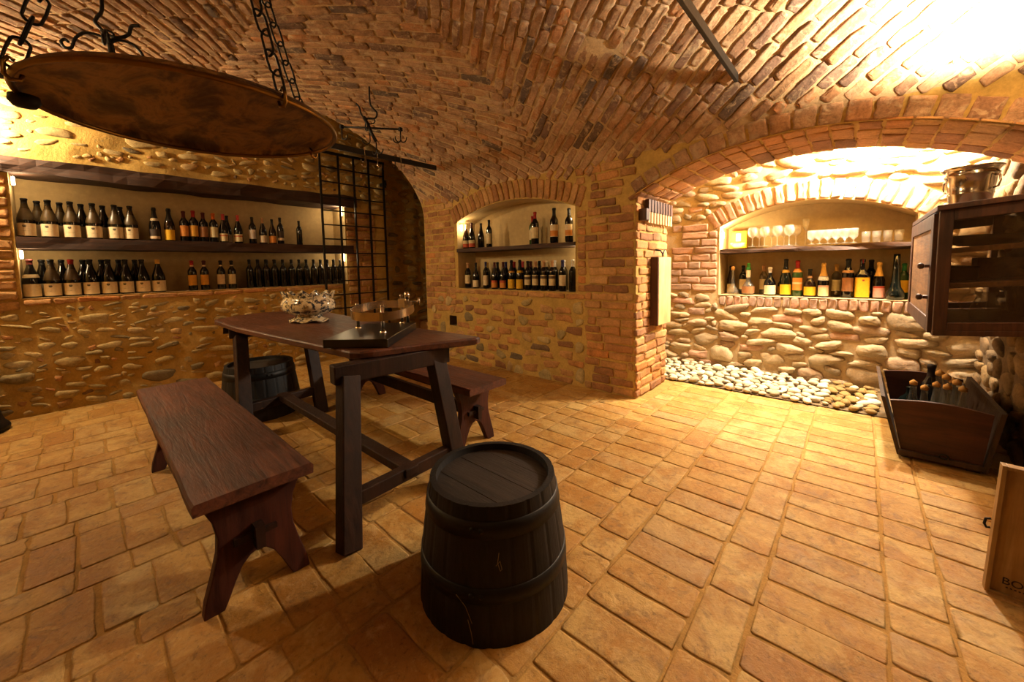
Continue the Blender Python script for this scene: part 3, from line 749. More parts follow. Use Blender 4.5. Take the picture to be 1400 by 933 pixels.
for y, typ, g, l, c, s, kw in (
    (.522, 'champ', 'g_black', 'l_dark', 'c_black', 'dark bottle with cream neck band and ornate dark label on upper left shelf', dict(neck=(.20, .225, 'c_cream'), band=(.02, .045, 'l_pale'))),
    (.633, 'champ', 'g_brown', 'l_yellow', 'c_black', 'sloping dark bottle with bright yellow label on the upper left shelf', dict()),
    (.750, 'bord', 'g_black', 'l_orange', 'c_wine', 'high-shouldered bottle with orange label, leftmost of a trio on the upper left shelf', dict()),
    (.830, 'bord', 'g_black', 'l_gold', 'c_red', 'high-shouldered bottle with golden label and red capsule, centre of trio on upper left shelf', dict(scale=1.04)),
    (.912, 'bord', 'g_black', 'l_brown', 'c_wine', 'high-shouldered bottle with brown label, rightmost of the trio on the upper left shelf', dict()),
    (1.000, 'bord', 'g_black', 'l_cream', 'c_orange', 'dark bottle with pale label and bright orange capsule on the upper left shelf', dict()),
    (1.088, 'burg_s', 'g_black', 'l_cream', 'c_pink', 'sloping bottle with cream label and pink capsule beside the orange-capsuled one', dict(band=(.07, .082, 'l_hred'))),
    (1.225, 'burg_s', 'g_black', 'l_cream', 'c_pink', 'cream-labelled pink-capsuled bottle standing a little apart on the upper left shelf', dict(band=(.07, .082, 'l_hred'))),
    (1.365, 'bord', 'g_black', 'l_grey', 'c_black', 'square-shouldered bottle with greyish label, left of the last quartet on upper left shelf', dict(scale=.96)),
    (1.470, 'burg_s', 'g_black', 'l_pale', 'c_tan', 'sloping bottle with pale label and tan capsule in last quartet on upper left shelf', dict(scale=.96)),
    (1.570, 'burg_s', 'g_brown', 'l_orange', 'c_black', 'brown bottle with orange label in the last quartet on the upper left shelf', dict(scale=.94)),
    (1.658, 'slim', 'g_black', 'l_dark', 'c_black', 'slender dark bottle with small low label ending the quartet on the upper left shelf', dict(band=(.045, .075, 'l_pale'))),
    (1.872, 'slim', 'g_black', None, 'c_black', 'lone slim black bottle at the far right of the upper left shelf', dict(scale=.93))):
    bottle(typ, (XF, y, Z1), ROT_L+rj(), g, l, c, s, G, **kw)
bottle('burg_s', (XB, 1.15, Z1), ROT_L, 'g_black', 'l_pale', 'c_black', 'dark bottle half hidden behind the two pink-capsuled bottles', G)
G = 'bottles on the sill of the left niche'
for i, (y, c) in enumerate(((-.296, 'c_wine'), (-.180, None), (-.064, 'c_red'), (.052, None), (.168, None), (.284, None), (.40, None), (.516, 'c_gold'))):
    kw = dict(neck=(.172, .20, 'c_cream')) if i == 0 else {}
    bottle('burg', (XF, y, Z0), ROT_L+rj(), 'g_dusty' if i in (1, 2) else 'g_black', 'l_white', c or 'c_black', 'large white-labelled bottle%s, %s from left in front on left niche sill' % (dict(c_wine=' with wine-red capsule', c_red=' with red capsule', c_gold=' with gold capsule').get(c, ''), ORD[i]), G, i > 0, **kw)
for i, y in enumerate([-.235, -.12, .01, .13, .245, .36]):
    bottle('burg', (XB, y, Z0), ROT_L+rj(), 'g_black', 'l_white', 'c_black', 'large dark bottle behind crested ones, %s from left on the left niche sill' % ORD[i], G)
for y, l, c, s in ((.785, 'l_gold', 'c_red', 'red-capsuled bottle with yellow label, left one of its pair on the left niche sill'), (.888, 'l_gold', 'c_wine', 'wine-red-capsuled bottle with yellow label, right one of its pair on the left niche sill'),
                   (1.035, 'l_pale', 'c_black', 'black-capsuled bottle with beige label, left one of the second pair on the left niche sill'), (1.135, 'l_cream', 'c_black', 'black-capsuled bottle with beige label, right one of the second pair on the left niche sill')):
    bottle('bord', (XF, y, Z0), ROT_L+rj(), 'g_black', l, c, s, G, neck=(.255, .268, 'c_cream'))
for i, y in enumerate([1.308, 1.392, 1.477, 1.566, 1.66, 1.757, 1.846, 1.931, 2.02, 2.107, 2.195, 2.282, 2.366]):
    bottle('slim', (XF, y, Z0), ROT_L, 'g_black', None, 'c_black', 'unlabelled slim black bottle, %s from left in front row on left niche sill' % ORD[i], G, scale=1.02)
for i, y in enumerate([1.34, 1.43, 1.52, 1.61, 1.70, 1.80, 1.89, 1.98, 2.07, 2.16, 2.25, 2.33]):
    bottle('slim', (XB, y, Z0), ROT_L, 'g_black', None, 'c_black', 'unlabelled slim black bottle, %s from left in rear row on left niche sill' % ORD[i], G, scale=1.02)
# middle niche
YF, YK = YM+.085, YM+.20; ZS, ZT = NS+.002, 1.435
G = 'bottles on the shelf of the arched middle niche'
ROT_M = .45
for x, y, typ, g, l, c, s, kw in (
    (-3.735, YF, 'burg_s', 'g_brown', 'l_hred', 'c_tan', 'sloping bottle with pale and red label beside the lamp, leftmost on the middle niche shelf', dict(band=(.06, .10, 'l_cream'))),
    (-3.625, YF, 'burg_s', 'g_black', 'l_hred', 'c_wine', 'sloping bottle with pale and red label, second on the middle niche shelf', dict(band=(.06, .10, 'l_cream'))),
    (-3.59, YK+.01, 'burg_s', 'g_black', None, 'c_black', 'plain dark bottle behind the second bottle of the middle niche shelf', {}),
    (-3.318, YF, 'slim', 'g_black', 'l_cream', 'c_black', 'slim bottle with tall cream label standing alone on the middle niche shelf', {}),
    (-2.725, YK-.02, 'bord', 'g_bright', 'l_cream', 'c_red', 'green-necked red-capsuled bottle behind its neighbour on the middle niche shelf', {}),
    (-2.615, YF, 'bord', 'g_black', 'l_cream', 'c_red', 'dark bottle with cream label and bright red capsule on the middle niche shelf', dict(scale=1.08)),
    (-2.363, YF, 'bord', 'g_black', 'l_white', 'c_black', 'tall bottle with white and orange label, left of the end pair on middle niche shelf', dict(band=(.06, .11, 'l_orange'), scale=1.12)),
    (-2.18, YF, 'bord', 'g_black', 'l_white', 'c_black', 'bottle with white and orange label, closest to the right end of the middle niche shelf', dict(band=(.06, .11, 'l_orange'), scale=1.05))):
    bottle(typ, (x, y, ZT), ROT_M+rj(), g, l, c, s, G, **kw)
G = 'bottles on the sill of the arched middle niche'
for x, typ, l, c, s, kw in (
    (-3.716, 'bord', 'l_cream', 'c_tan', 'bottle with cream label and tan capsule, leftmost on the middle niche sill', {}),
    (-3.567, 'burg_s', 'l_white', 'c_black', 'sloping bottle with low white label on the middle niche sill', {}),
    (-3.39, 'slim', 'l_white', 'c_navy', 'slim bottle with tall white label on the middle niche sill', dict(band=(.10, .14, 'l_pale'))),
    (-3.24, 'burg_s', 'l_orange', 'c_wine', 'bottle with orange label and red top stripe, left of two on the middle niche sill', dict(band=(.075, .10, 'l_hred'))),
    (-3.10, 'burg_s', 'l_orange', 'c_wine', 'bottle with orange label and red top stripe, right of two on the middle niche sill', dict(band=(.075, .10, 'l_hred'))),
    (-2.968, 'champ', 'l_yellow', 'c_black', 'bottle with yellow label and dark neck on the middle niche sill', dict(neck=(.19, .21, 'l_gold'))),
    (-2.841, 'champ', 'l_yellow', 'c_black', 'bottle with yellow label and golden neck band on the middle niche sill', dict(neck=(.19, .215, 'l_yellow'))),
    (-2.725, 'bord', 'l_cream', 'c_black', 'black-capsuled bottle with square-printed cream label on the middle niche sill', dict(band=(.115, .145, 'l_txt'))),
    (-2.618, 'bord', 'l_cream', 'c_tan', 'tan-capsuled bottle with square-printed cream label, first of three on the middle niche sill', dict(band=(.125, .155, 'l_txt'))),
    (-2.503, 'bord', 'l_cream', 'c_tan', 'tan-capsuled bottle with square-printed cream label, second of three on the middle niche sill', dict(band=(.125, .155, 'l_txt'))),
    (-2.392, 'bord', 'l_cream', 'c_tan', 'tan-capsuled bottle with square-printed cream label, third of three on the middle niche sill', dict(band=(.125, .155, 'l_txt'))),
    (-2.262, 'bord', 'l_white', 'c_navy', 'navy-capsuled bottle with plain white label near the right end of the middle niche sill', {}),
    (-2.14, 'bord', None, 'c_white', 'unlabelled dark bottle with white capsule at the right end of the middle niche sill', {})):
    bottle(typ, (x, YF, ZS), ROT_M+rj(), 'g_black', l, c, s, G, **kw)
for i, (x, c, w) in enumerate(((-3.49, 'c_gold', 'gold'), (-3.31, 'c_black', 'black'), (-3.17, 'c_navy', 'navy'), (-3.035, 'c_red', 'red'), (-2.905, 'c_pink', 'pinkish-red'), (-2.785, 'c_wine', 'wine-red'), (-2.66, 'c_black', 'dull black'), (-2.56, 'c_cream', 'cream'), (-2.45, 'c_white', 'white'), (-2.33, 'c_white', 'chalk-white'))):
    bottle('bord', (x, YK+.01, ZS), ROT_M, 'g_black', None, c, 'rear-row bottle with %s capsule on the middle niche sill, %s from left' % (w, ORD[i]), G)
# alcove niche
YA = YB+.12; ZA = RS+.002; YA2 = YB+.27
G = 'spirit bottles on the sill of the alcove niche'; ROT_R = .12
for x, y, typ, g, l, c, s, kw in (
    (-1.095, YA2, 'champ', 'g_brown', 'l_cream', None, 'brown bottle with cream label in the left corner of the alcove niche', dict(scale=.95)),
    (-1.035, YA-.03, 'decanter', 'glass_grey', None, 'c_cork', 'clear long-necked decanter with bulb base and cork in the alcove niche', dict(name='decanter', cat='decanter')),
    (-.965, YA2-.04, 'bord', 'g_black', 'l_white', 'c_black', 'dark bottle with white label behind the long-necked decanter', dict()),
    (-.890, YA-.02, 'round', 'glass_pale', 'l_brown', 'c_green', 'round-bellied pale bottle with medallion label and green neck in the alcove niche', dict(neck=(.19, .27, 'c_cream'))),
    (-.775, YA2, 'bord', 'glass_pale', 'l_white', 'c_tan', 'pale spirit bottle with white label at the back of the alcove niche', dict()),
    (-.694, YA-.01, 'squat', 'g_black', 'l_white', 'c_white', 'dark squat bottle with white label and white neck in the alcove niche', dict(scale=1.08)),
    (-.605, YA2+.02, 'squat', 'g_brown', 'l_gold', 'c_black', 'brown bottle standing behind the white-necked squat bottle', dict(scale=.9)),
    (-.560, YA, 'burg_s', 'g_green', 'l_yellow', 'c_black', 'tall dark bottle with yellow label and gold neck band in the alcove niche', dict(neck=(.20, .225, 'l_gold'), scale=1.2)),
    (-.462, YA, 'bord', 'g_bright', 'l_orange', 'c_red', 'green bottle with orange label and red cap in the alcove niche', dict(neck=(.215, .245, 'l_orange'), band=(.11, .125, 'l_cream'), scale=1.14)),
    (-.361, YA, 'squat', 'g_brown', 'l_yellow', 'c_black', 'squat brown bottle with yellow label in the alcove niche', dict(neck=(.185, .205, 'c_tan'))),
    (-.256, YA, 'champ', 'g_black', 'l_white', 'c_gold', 'gold-foiled sparkling bottle with white label, left of two in the alcove niche', dict(neck=(.165, .20, 'c_white'), band=(.098, .113, 'l_pink'))),
    (-.165, YA2, 'bord', 'glass_pale', 'l_cream', 'c_gold', 'pale yellow bottle with cream label behind the left gold-foiled bottle', dict()),
    (-.076, YA, 'bord', 'g_black', 'l_brown', 'c_black', 'dark bottle with brown round-printed label in the alcove niche', dict(scale=1.16, neck=(.205, .225, 'c_tan'))),
    (.022, YA, 'square', 'g_black', 'l_yellow', 'c_red', 'square bottle with yellow label and red cap in the alcove niche', dict(scale=1.02, band=(.158, .172, 'l_red'))),
    (.085, YA2+.01, 'bord', 'g_black', None, 'c_black', 'plain dark bottle behind the square yellow-labelled bottle', dict(scale=1.12)),
    (.138, YA+.02, 'champ', 'g_black', 'l_pink', 'c_gold', 'gold-foiled sparkling bottle with pinkish label, right of two in the alcove niche', dict(band=(.098, .113, 'l_red'))),
    (.245, YA-.04, 'vase', 'g_teal', None, None, 'tall deep-green long-necked flask with bulb base in the alcove niche', dict(name='flask', cat='flask')),
    (.305, YA2-.02, 'bord', 'g_bright', 'l_yellow', 'c_green', 'green bottle with yellow label beside the cabinet door', dict())):
    bottle(typ, (x, y, ZA), ROT_R+rj(), g, l, c, s, G, **kw)
# glasses on the alcove shelf
ZG = 1.36
def glass_mesh(prof, seg=20):
    m = MB(); m.lathe(prof, seg); o = m.build('tmp', M['glass']); me = o.data; bpy.data.objects.remove(o); return me
balloon = glass_mesh([(0, 0), (.036, .001), (.034, .004), (.006, .008), (.004, .02), (.004, .085), (.010, .095), (.035, .115), (.047, .145), (.045, .175), (.036, .205), (.035, .205), (.044, .175), (.045, .146), (.033, .117), (.006, .098), (0, .097)])
flute = glass_mesh([(0, 0), (.030, .001), (.028, .004), (.005, .008), (.004, .02), (.004, .14), (.008, .15), (.024, .18), (.030, .23), (.032, .27), (.031, .27), (.028, .23), (.022, .182), (.004, .153), (0, .152)])
tumbler = glass_mesh([(0, 0), (.027, .001), (.034, .10), (.0325, .10), (.026, .006), (0, .006)])
goblet = glass_mesh([(0, 0), (.030, .001), (.028, .004), (.006, .007), (.005, .03), (.012, .04), (.032, .06), (.036, .11), (.035, .135), (.034, .135), (.034, .11), (.030, .062), (.006, .043), (0, .042)])
G = 'glasses on the alcove shelf'
for i, x in enumerate((-.86, -.75, -.64, -.54)):
    for r in (0, 1):
        tag(link('wine_glass', balloon, None, (x+r*.045, YA-.03+r*.11, ZG)), 'balloon wine glass, %s from left in %s row on the alcove shelf' % (ORD[i], ('front', 'back')[r]), 'glass', G)
tag(link('wine_glass', flute, None, (-.425, YA+.17, ZG)), 'tallest stemmed glass rising above the others on the alcove shelf', 'glass', G)
for i in range(6):
    for r in (0, 1):
        tag(link('wine_glass', goblet, None, (-.36+i*.062, YA-.03+r*.10, ZG)), 'small goblet, %s from left in %s row of six on alcove shelf' % (ORD[i], ('front', 'back')[r]), 'glass', G)
for i in range(4):
    tag(link('tumbler', tumbler, None, (.035+i*.072, YA+.01, ZG)), 'little tumbler with yellow base, %s of four right of the goblets' % ORD[i], 'glass', G)
t = thing('gift_box', 'small yellow card box with printed panel at the left end of the alcove shelf', 'box', (-1.02, YA+.14, ZG-.004))
m = MB(); m.box((0, 0, .095), (.16, .07, .19), bev=.004); m.build('carton', M['l_yellow'], t)
m = MB(); m.box((0, -.0358, .12), (.05, .001, .09)); m.box((0, -.0358, .035), (.12, .001, .03)); m.build('printed_panel', M['l_cream'], t)
t = thing('glass_bowl', 'shallow clear glass dish in front of the yellow box on the alcove shelf', 'bowl', (-1.0, YA-.02, ZG))
m = MB(); m.lathe([(0, 0), (.035, 0), (.065, .025), (.075, .05), (.073, .05), (.062, .027), (.033, .004), (0, .004)], 24); m.build('dish', M['glass'], t)

# lamps in the niches
def niche_lamp(loc, d, label, power, size=(.022, .03, .075), col=(1, .72, .38), k=1.0):
    size = tuple(q*k for q in size)
    t = thing('niche_lamp', label, 'lamp', loc, 0, 'little lamps in the bottle niches')
    m = MB(); m.box((-d[0]*.014, -d[1]*.014, 0), (size[0] if not d[0] else .008, size[1] if not d[1] else .008, size[2]+.01)); m.build('backplate', M['lamp_box'], t)
    m = MB(); m.lathe([(0, -size[2]/2), (.012*k, -size[2]/2+.006), (.012*k, size[2]/2-.006), (0, size[2]/2)], 12, sx=.8 if d[0] else 1, sy=.8 if d[1] else 1); m.build('glowing_tube', M['lamp'], t)
    L = bpy.data.lights.new('niche_light', 'POINT'); L.energy = power; L.color = col; L.shadow_soft_size = .02
    o = bpy.data.objects.new('niche_light', L); COL.objects.link(o); o.location = (loc[0]+d[0]*.045, loc[1]+d[1]*.045, loc[2]-.01)
niche_lamp((XL-.06, LY0+.02, 1.985), (0, 1, 0), 'small white lamp at the left end above the upper bottle row', 2.6)
niche_lamp((XL-.06, LY0+.02, 1.375), (0, 1, 0), 'small white lamp at the left end under the long shelf', 1.7)
niche_lamp((XL-.055, LY1-.02, 1.985), (0, -1, 0), 'small bright lamp at the right end above the upper bottle row, behind the grille', 2.4, k=1.7)
niche_lamp((XL-.055, LY1-.02, 1.375), (0, -1, 0), 'small bright lamp at the right end under the long shelf, behind the grille', 1.6, k=1.7)
niche_lamp((NX-NH+.02, YM+.05, 1.70), (1, 0, 0), 'glaring lamp at the left springing of the arched middle niche', 3.0)
niche_lamp((NX+NH-.02, YM+.10, 1.70), (-1, 0, 0), 'lamp tucked behind the right jamb above the middle niche shelf', 1.6)
niche_lamp((NX+NH-.02, YM+.14, 1.34), (-1, 0, 0), 'lamp tucked behind the right jamb under the middle niche shelf', 1.1)
niche_lamp((RX-RH+.02, YB+.06, 1.50), (1, 0, 0), 'bright lamp at the left jamb over the alcove shelf', 14.0)

# ------------------------------------------------------------------ tie rods, hooks, gate
for x, lab_ in ((-3.83, 'long black iron tie bar crossing the vault in front of the grille'), (-.64, 'long black iron tie bar crossing the vault above the alcove arch')):
    m = MB(); m.box((x, (2.9-1.08)/2, 2.395), (.022, 2.9+1.08+.06, .055), bev=.003)
    tag(m.build('tie_bar', M['rod']), lab_, 'beam')
def hook_pts(p, L, r, d, flip=1):
    """J-hook hanging down from p: straight shank then a bend towards d"""
    d = Vector(d).normalized(); p = Vector(p); out = [p, p-Vector((0, 0, L))]
    for k in range(1, 9):
        a = PI*1.05*k/8; out.append(p-Vector((0, 0, L))+d*(r-r*math.cos(a))-Vector((0, 0, r*math.sin(a))))
    return [q[:] for q in out]
# small S hooks on the left tie bar
for i, (y, lab_) in enumerate(((2.02, 'twin-pronged bright steel hook on the tie bar near the pan rim'), (2.16, 'thin pale hook hanging from the tie bar, second from the pan'), (2.37, 'short dark hook hanging from the middle of the tie bar'), (2.44, 'slender pale hook hanging right of the dark one on the tie bar'))):
    m = MB(); zt = 2.435
    pts = [(-3.80, y, zt-.03)]+[(-3.815-.018*math.sin(a), y, zt-.012+.018*math.cos(a)) for a in np.linspace(-1.2, 2.6, 7)]
    m.tube([(-3.812, y, 2.36), (-3.812, y, 2.40), (-3.815, y, 2.430), (-3.832, y, 2.436), (-3.850, y, 2.425), (-3.850, y, 2.40)], .004, 6)
    m.tube(hook_pts((-3.812, y, 2.365), .05+.03*(i % 2), .022, (0, 1 if i % 2 else -1, 0)), .0042, 6)
    if i == 0: m.tube(hook_pts((-3.812, y+.012, 2.365), .10, .024, (0, -1, 0)), .0042, 6)
    tag(m.build('meat_hook', M['steel'] if i in (0, 1, 3) else M['iron']), lab_, 'hook', 'hooks on the tie bar')
# cross-bar hook rack under the vault
P0 = (-3.42, 1.90)
t = thing('hook_rack', 'iron cross-bar rack with hanging claw hooks under the vault beside the pan', 'hook rack', (-3.50, 1.93, 2.55))
def vault_z(y): return VZ+VB*math.sqrt(max(0, 1-((y-VC)/VA)**2))
zt = vault_z(1.93)-2.55
m = MB(); m.curve([(0, 0, zt+.02), (0, 0, .22), (.012, .02, .17), (.03, .05, .13), (.02, .035, .08), (-.03, -.03, .075), (-.06, -.06, .11), (-.07, -.07, .17), (-.09, -.09, .21)], .008, 8); m.build('ceiling_hook', M['iron'], t)
m = MB(); m.tube([(-.045, -.045, .085), (-.02, -.02, .02), (0, 0, -.06), (.03, .03, -.14)], .016, 8); m.tube([(.0+.028*math.cos(a), .0+.028*math.cos(a), .05+.028*math.sin(a)) for a in np.linspace(0, 2*PI, 12)], .006, 6); m.tube([(-.03+.022*math.cos(a), -.03, .0+.04*math.sin(a)) for a in np.linspace(0, 2*PI, 12)], .006, 6); m.build('shank', M['iron'], t)
m = MB(); m.tube([(-.20, -.19, 0), (.20, .19, -.03)], .009, 8); m.box((-.20, -.19, .0), (.03, .03, .03)); m.box((.20, .19, -.03), (.03, .03, .03)); m.build('cross_bar', M['iron'], t)
for p, ds in (((-.20, -.19, -.02), ((1, .3, 0),)), ((.20, .19, -.05), ((1, .3, 0), (-.7, -.7, 0), (.2, -1, 0))), ((.03, .03, -.15), ((1, .5, 0), (-1, .0, 0))), ((-.01, -.01, -.06), ((-.7, -.7, 0),))):
    m = MB()
    for d in ds: m.tube(hook_pts(p, .07, .035, d), .0055, 6)
    m.build('claw_hook', M['iron'], t)
# grapnel left of it, hanging beyond the pan
t = thing('hook_cluster', 'wrought iron four-armed hook cluster hanging above the pan', 'hook rack', (-3.3, .20, 2.45))
t.scale = (.8,)*3
zt = (vault_z(.20)-2.45)/.8
m = MB(); m.curve([(.0, -.02, zt+.02), (0, -.02, .36), (-.02, -.05, .28), (-.03, -.06, .24), (.0, 0, .17), (.03, .05, .16), (.06, .10, .19), (.075, .12, .25), (.10, .16, .26)], .011, 8); m.build('ceiling_hook', M['iron'], t)
m = MB(); m.curve([(-.02, -.03, .20), (0, 0, .10), (0, 0, 0), (0, 0, -.12)], .014, 8); m.tube([(0, .03*math.cos(a), .17+.03*math.sin(a)) for a in np.linspace(0, 2*PI, 12)], .008, 6); m.build('stem', M['iron'], t)
for k in range(4):
    a = PI/4+k*PI/2+.6; c, s = math.cos(a), math.sin(a)
    m = MB(); m.curve([(r*c, r*s, z) for r, z in ((0, .11), (.05, .15), (.12, .145), (.165, .10), (.185, .045), (.195, .02), (.225, .015), (.240, .045), (.222, .068), (.205, .055))], .0095, 8); m.build('hook_arm', M['iron'], t)
# iron grille gate standing open against the left wall
t = thing('iron_gate', 'open black iron grille gate of square bars before the right end of the left niche', 'gate', (-5.06, 0, 0))
for y in (2.075, 2.305, 2.51, 2.72, 2.94):
    m = MB(); m.box((0, y, 1.475), (.022, .022, 2.43)); m.build('upright_bar', M['iron'], t)
for i in range(13):
    z = .32+i*.1805+.01
    if z > 2.68: continue
    m = MB(); m.box((0, 2.507, z), (.016, .87, .016)); m.build('cross_bar', M['iron'], t)
m = MB(); m.box((0, 2.507, 2.68), (.03, .90, .03)); m.build('top_rail', M['iron'], t)
m = MB(); m.box((0, 2.507, .275), (.03, .90, .03)); m.build('bottom_rail', M['iron'], t)
for z in (.6, 2.4):
    m = MB(); m.box((-.06, 2.965, z), (.16, .03, .04)); m.tube([(0, 2.965, z-.05), (0, 2.965, z+.05)], .016, 8); m.build('hinge', M['iron'], t)
# ------------------------------------------------------------------ hanging pan
PX, PY, PZ, PR = -1.672, .312, 1.70, .411
t = thing('hanging_pan', 'large dark brass dish hung level from chains above the table', 'pan', (PX, PY, PZ))
m = MB(); m.lathe([(0, .030), (.25, .030), (.350, .029), (.382, .024), (.396, .014), (.401, .004), (.404, .0), (.409, .004), (.405, .016), (.390, .030), (.35, .036), (.0, .038)], 96); m.build('dish', M['pan'], t)
m = MB(); m.lathe([(PR-.007+.008*math.cos(a), .006+.008*math.sin(a)) for a in np.linspace(0, 2*PI, 9)], 96); m.build('rolled_rim', M['brass'], t)
def link_mesh(mb, c, d, up, L, w, r):
    c, d, up = Vector(c), Vector(d).normalized(), Vector(up); up = (up-d*up.dot(d)).normalized(); pts = []
    for k in range(17):
        a = 2*PI*k/16; x = w*math.cos(a); y = w*math.sin(a)+(L/2-w)*(1 if math.sin(a) > 0 else -1)*(abs(math.sin(a)) > 1e-6)
        pts.append((c+up*x+d*y)[:])
    mb.tube(pts, r, 6, cap=False)
APEX = Vector((0, 0, 1.27))
def pan_chain(az, L, name='chain'):
    a = Vector((PR*math.cos(az)*.985, PR*math.sin(az)*.985, .02)); d = APEX-a; n = int(d.length/(L*.80)); step = d/n
    m = MB()
    for i in range(n):
        up = Vector((math.sin(az), -math.cos(az), 0)) if i % 2 else Vector((math.cos(az), math.sin(az), .6))
        link_mesh(m, a+step*(i+.5), d, up, L, L*.215, .0036)
    m.build('chain', M['iron'], t)
    m = MB(); m.tube([(a.x*1.0+math.cos(az)*q[0], a.y+math.sin(az)*q[0], q[1]) for q in ((-.016, .0), (-.012, -.014), (.004, -.018), (.014, -.006), (.013, .022), (.004, .036), (-.006, .030))], .005, 8); m.build('rim_hook', M['brass'], t)
AZ_ = [math.radians(v) for v in (17, 104, -76)]
for a in AZ_: pan_chain(a, .082)
m = MB(); m.tube([(0, 0, 1.25), (0, 0, vault_z(PY)-PZ+.02)], .008, 8); m.tube([(0, .025*math.cos(a), 1.272+.025*math.sin(a)) for a in np.linspace(0, 2*PI, 13)], .006, 8); m.build('ceiling_hook', M['iron'], t)
a = math.radians(-104); m = MB(); m.lathe([(0, -.030), (.022, -.026), (.032, -.012), (.030, .004), (0, .01)], 18, c=(PR*math.cos(a)*.97, PR*math.sin(a)*.97, .0)); m.build('rim_lug', M['iron'], t)

# ------------------------------------------------------------------ table
TZ = .80; k_ = (1.2-TZ)/.4
top = [(-3.963, .706), (-3.36, .709), (-2.6, .775), (-1.99, .835), (-1.835, .845), (-1.79, .875), (-1.765, .93), (-1.715, 1.14), (-1.64, 1.35), (-1.597, 1.47), (-1.61, 1.505), (-1.66, 1.507), (-2.21, 1.482), (-2.9, 1.50), (-3.62, 1.528), (-3.95, 1.53), (-4.10, 1.48), (-4.28, 1.15), (-4.20, .90), (-4.02, .72)]
top = [(x*k_, y*k_) for x, y in top]
t = thing('dining_table', 'long dark wooden trestle table with worn rounded top in mid-room', 'table', (-2.45, 1.0, 0))
m = MB(); loc = lambda pts: [(x+2.45, y-1.0) for x, y in pts]
P = loc(top); cx, cy = np.mean([p[0] for p in P]), np.mean([p[1] for p in P])
def shrink(P, d): return [(cx+(x-cx)*(1-d/1.1), cy+(y-cy)*(1-d/.37)) for x, y in P]
n = len(P); V = []; F = []
lay = [(shrink(P, .012), TZ-.042), (P, TZ-.034), (P, TZ-.010), (shrink(P, .004), TZ-.003), (shrink(P, .012), TZ)]
for q, z in lay: V += [(x, y, z) for x, y in q]
for r in range(len(lay)-1):
    for k in range(n): F.append((r*n+k, r*n+(k+1) % n, (r+1)*n+(k+1) % n, (r+1)*n+k))
F.append(tuple(range(n))[::-1]); F.append(tuple((len(lay)-1)*n+k for k in range(n)))
m.add(V, F, 0, .5, False); m.build('tabletop', M['table'], t)
def strut(name, mat, parent, p, q, w, d, off=(0, 0, 0), side=(1, 0, 0)):
    """square timber from p to q"""
    p, q = Vector(p)-Vector(off), Vector(q)-Vector(off); ax = (q-p).normalized(); s = Vector(side); s = (s-ax*s.dot(ax)).normalized(); u = ax.cross(s)
    m = MB(); V = []
    for e in (p, q):
        for a, b in ((-1, -1), (1, -1), (1, 1), (-1, 1)): V.append((e+s*a*w/2+u*b*d/2)[:])
    m.add(V, [(0, 1, 2, 3), (4, 5, 6, 7), (0, 1, 5, 4), (1, 2, 6, 5), (2, 3, 7, 6), (3, 0, 4, 7)], 0, .5, False)
    o = m.build(name, mat, parent)
    bv = o.modifiers.new('bevel', 'BEVEL'); bv.width = .005; bv.segments = 2
    return o
O = (-2.45, 1.0, 0)
feet = [((-1.575, .68, 0), (-1.765, .80, .70)), ((-1.61, 1.33, 0), (-1.735, 1.28, .70)), ((-3.20, .70, 0), (-3.62, .80, .68)), ((-3.32, 1.27, 0), (-3.50, 1.26, .68))]
for a, b in feet: strut('leg', M['leg'], t, a, b, .08, .085, O)
strut('bearer', M['leg'], t, (-1.785, .735, .716), (-1.72, 1.345, .716), .072, .088, O)
strut('bearer', M['leg'], t, (-3.68, .74, .716), (-3.58, 1.36, .716), .07, .088, O)
strut('stretcher', M['leg'], t, (-1.62, .72, .19), (-1.65, 1.31, .19), .05, .065, O)
strut('stretcher', M['leg'], t, (-3.32, .73, .19), (-3.37, 1.265, .19), .05, .065, O)
strut('stretcher', M['leg'], t, (-1.60, 1.02, .20), (-3.38, .995, .21), .075, .045, O, (0, 1, 0))

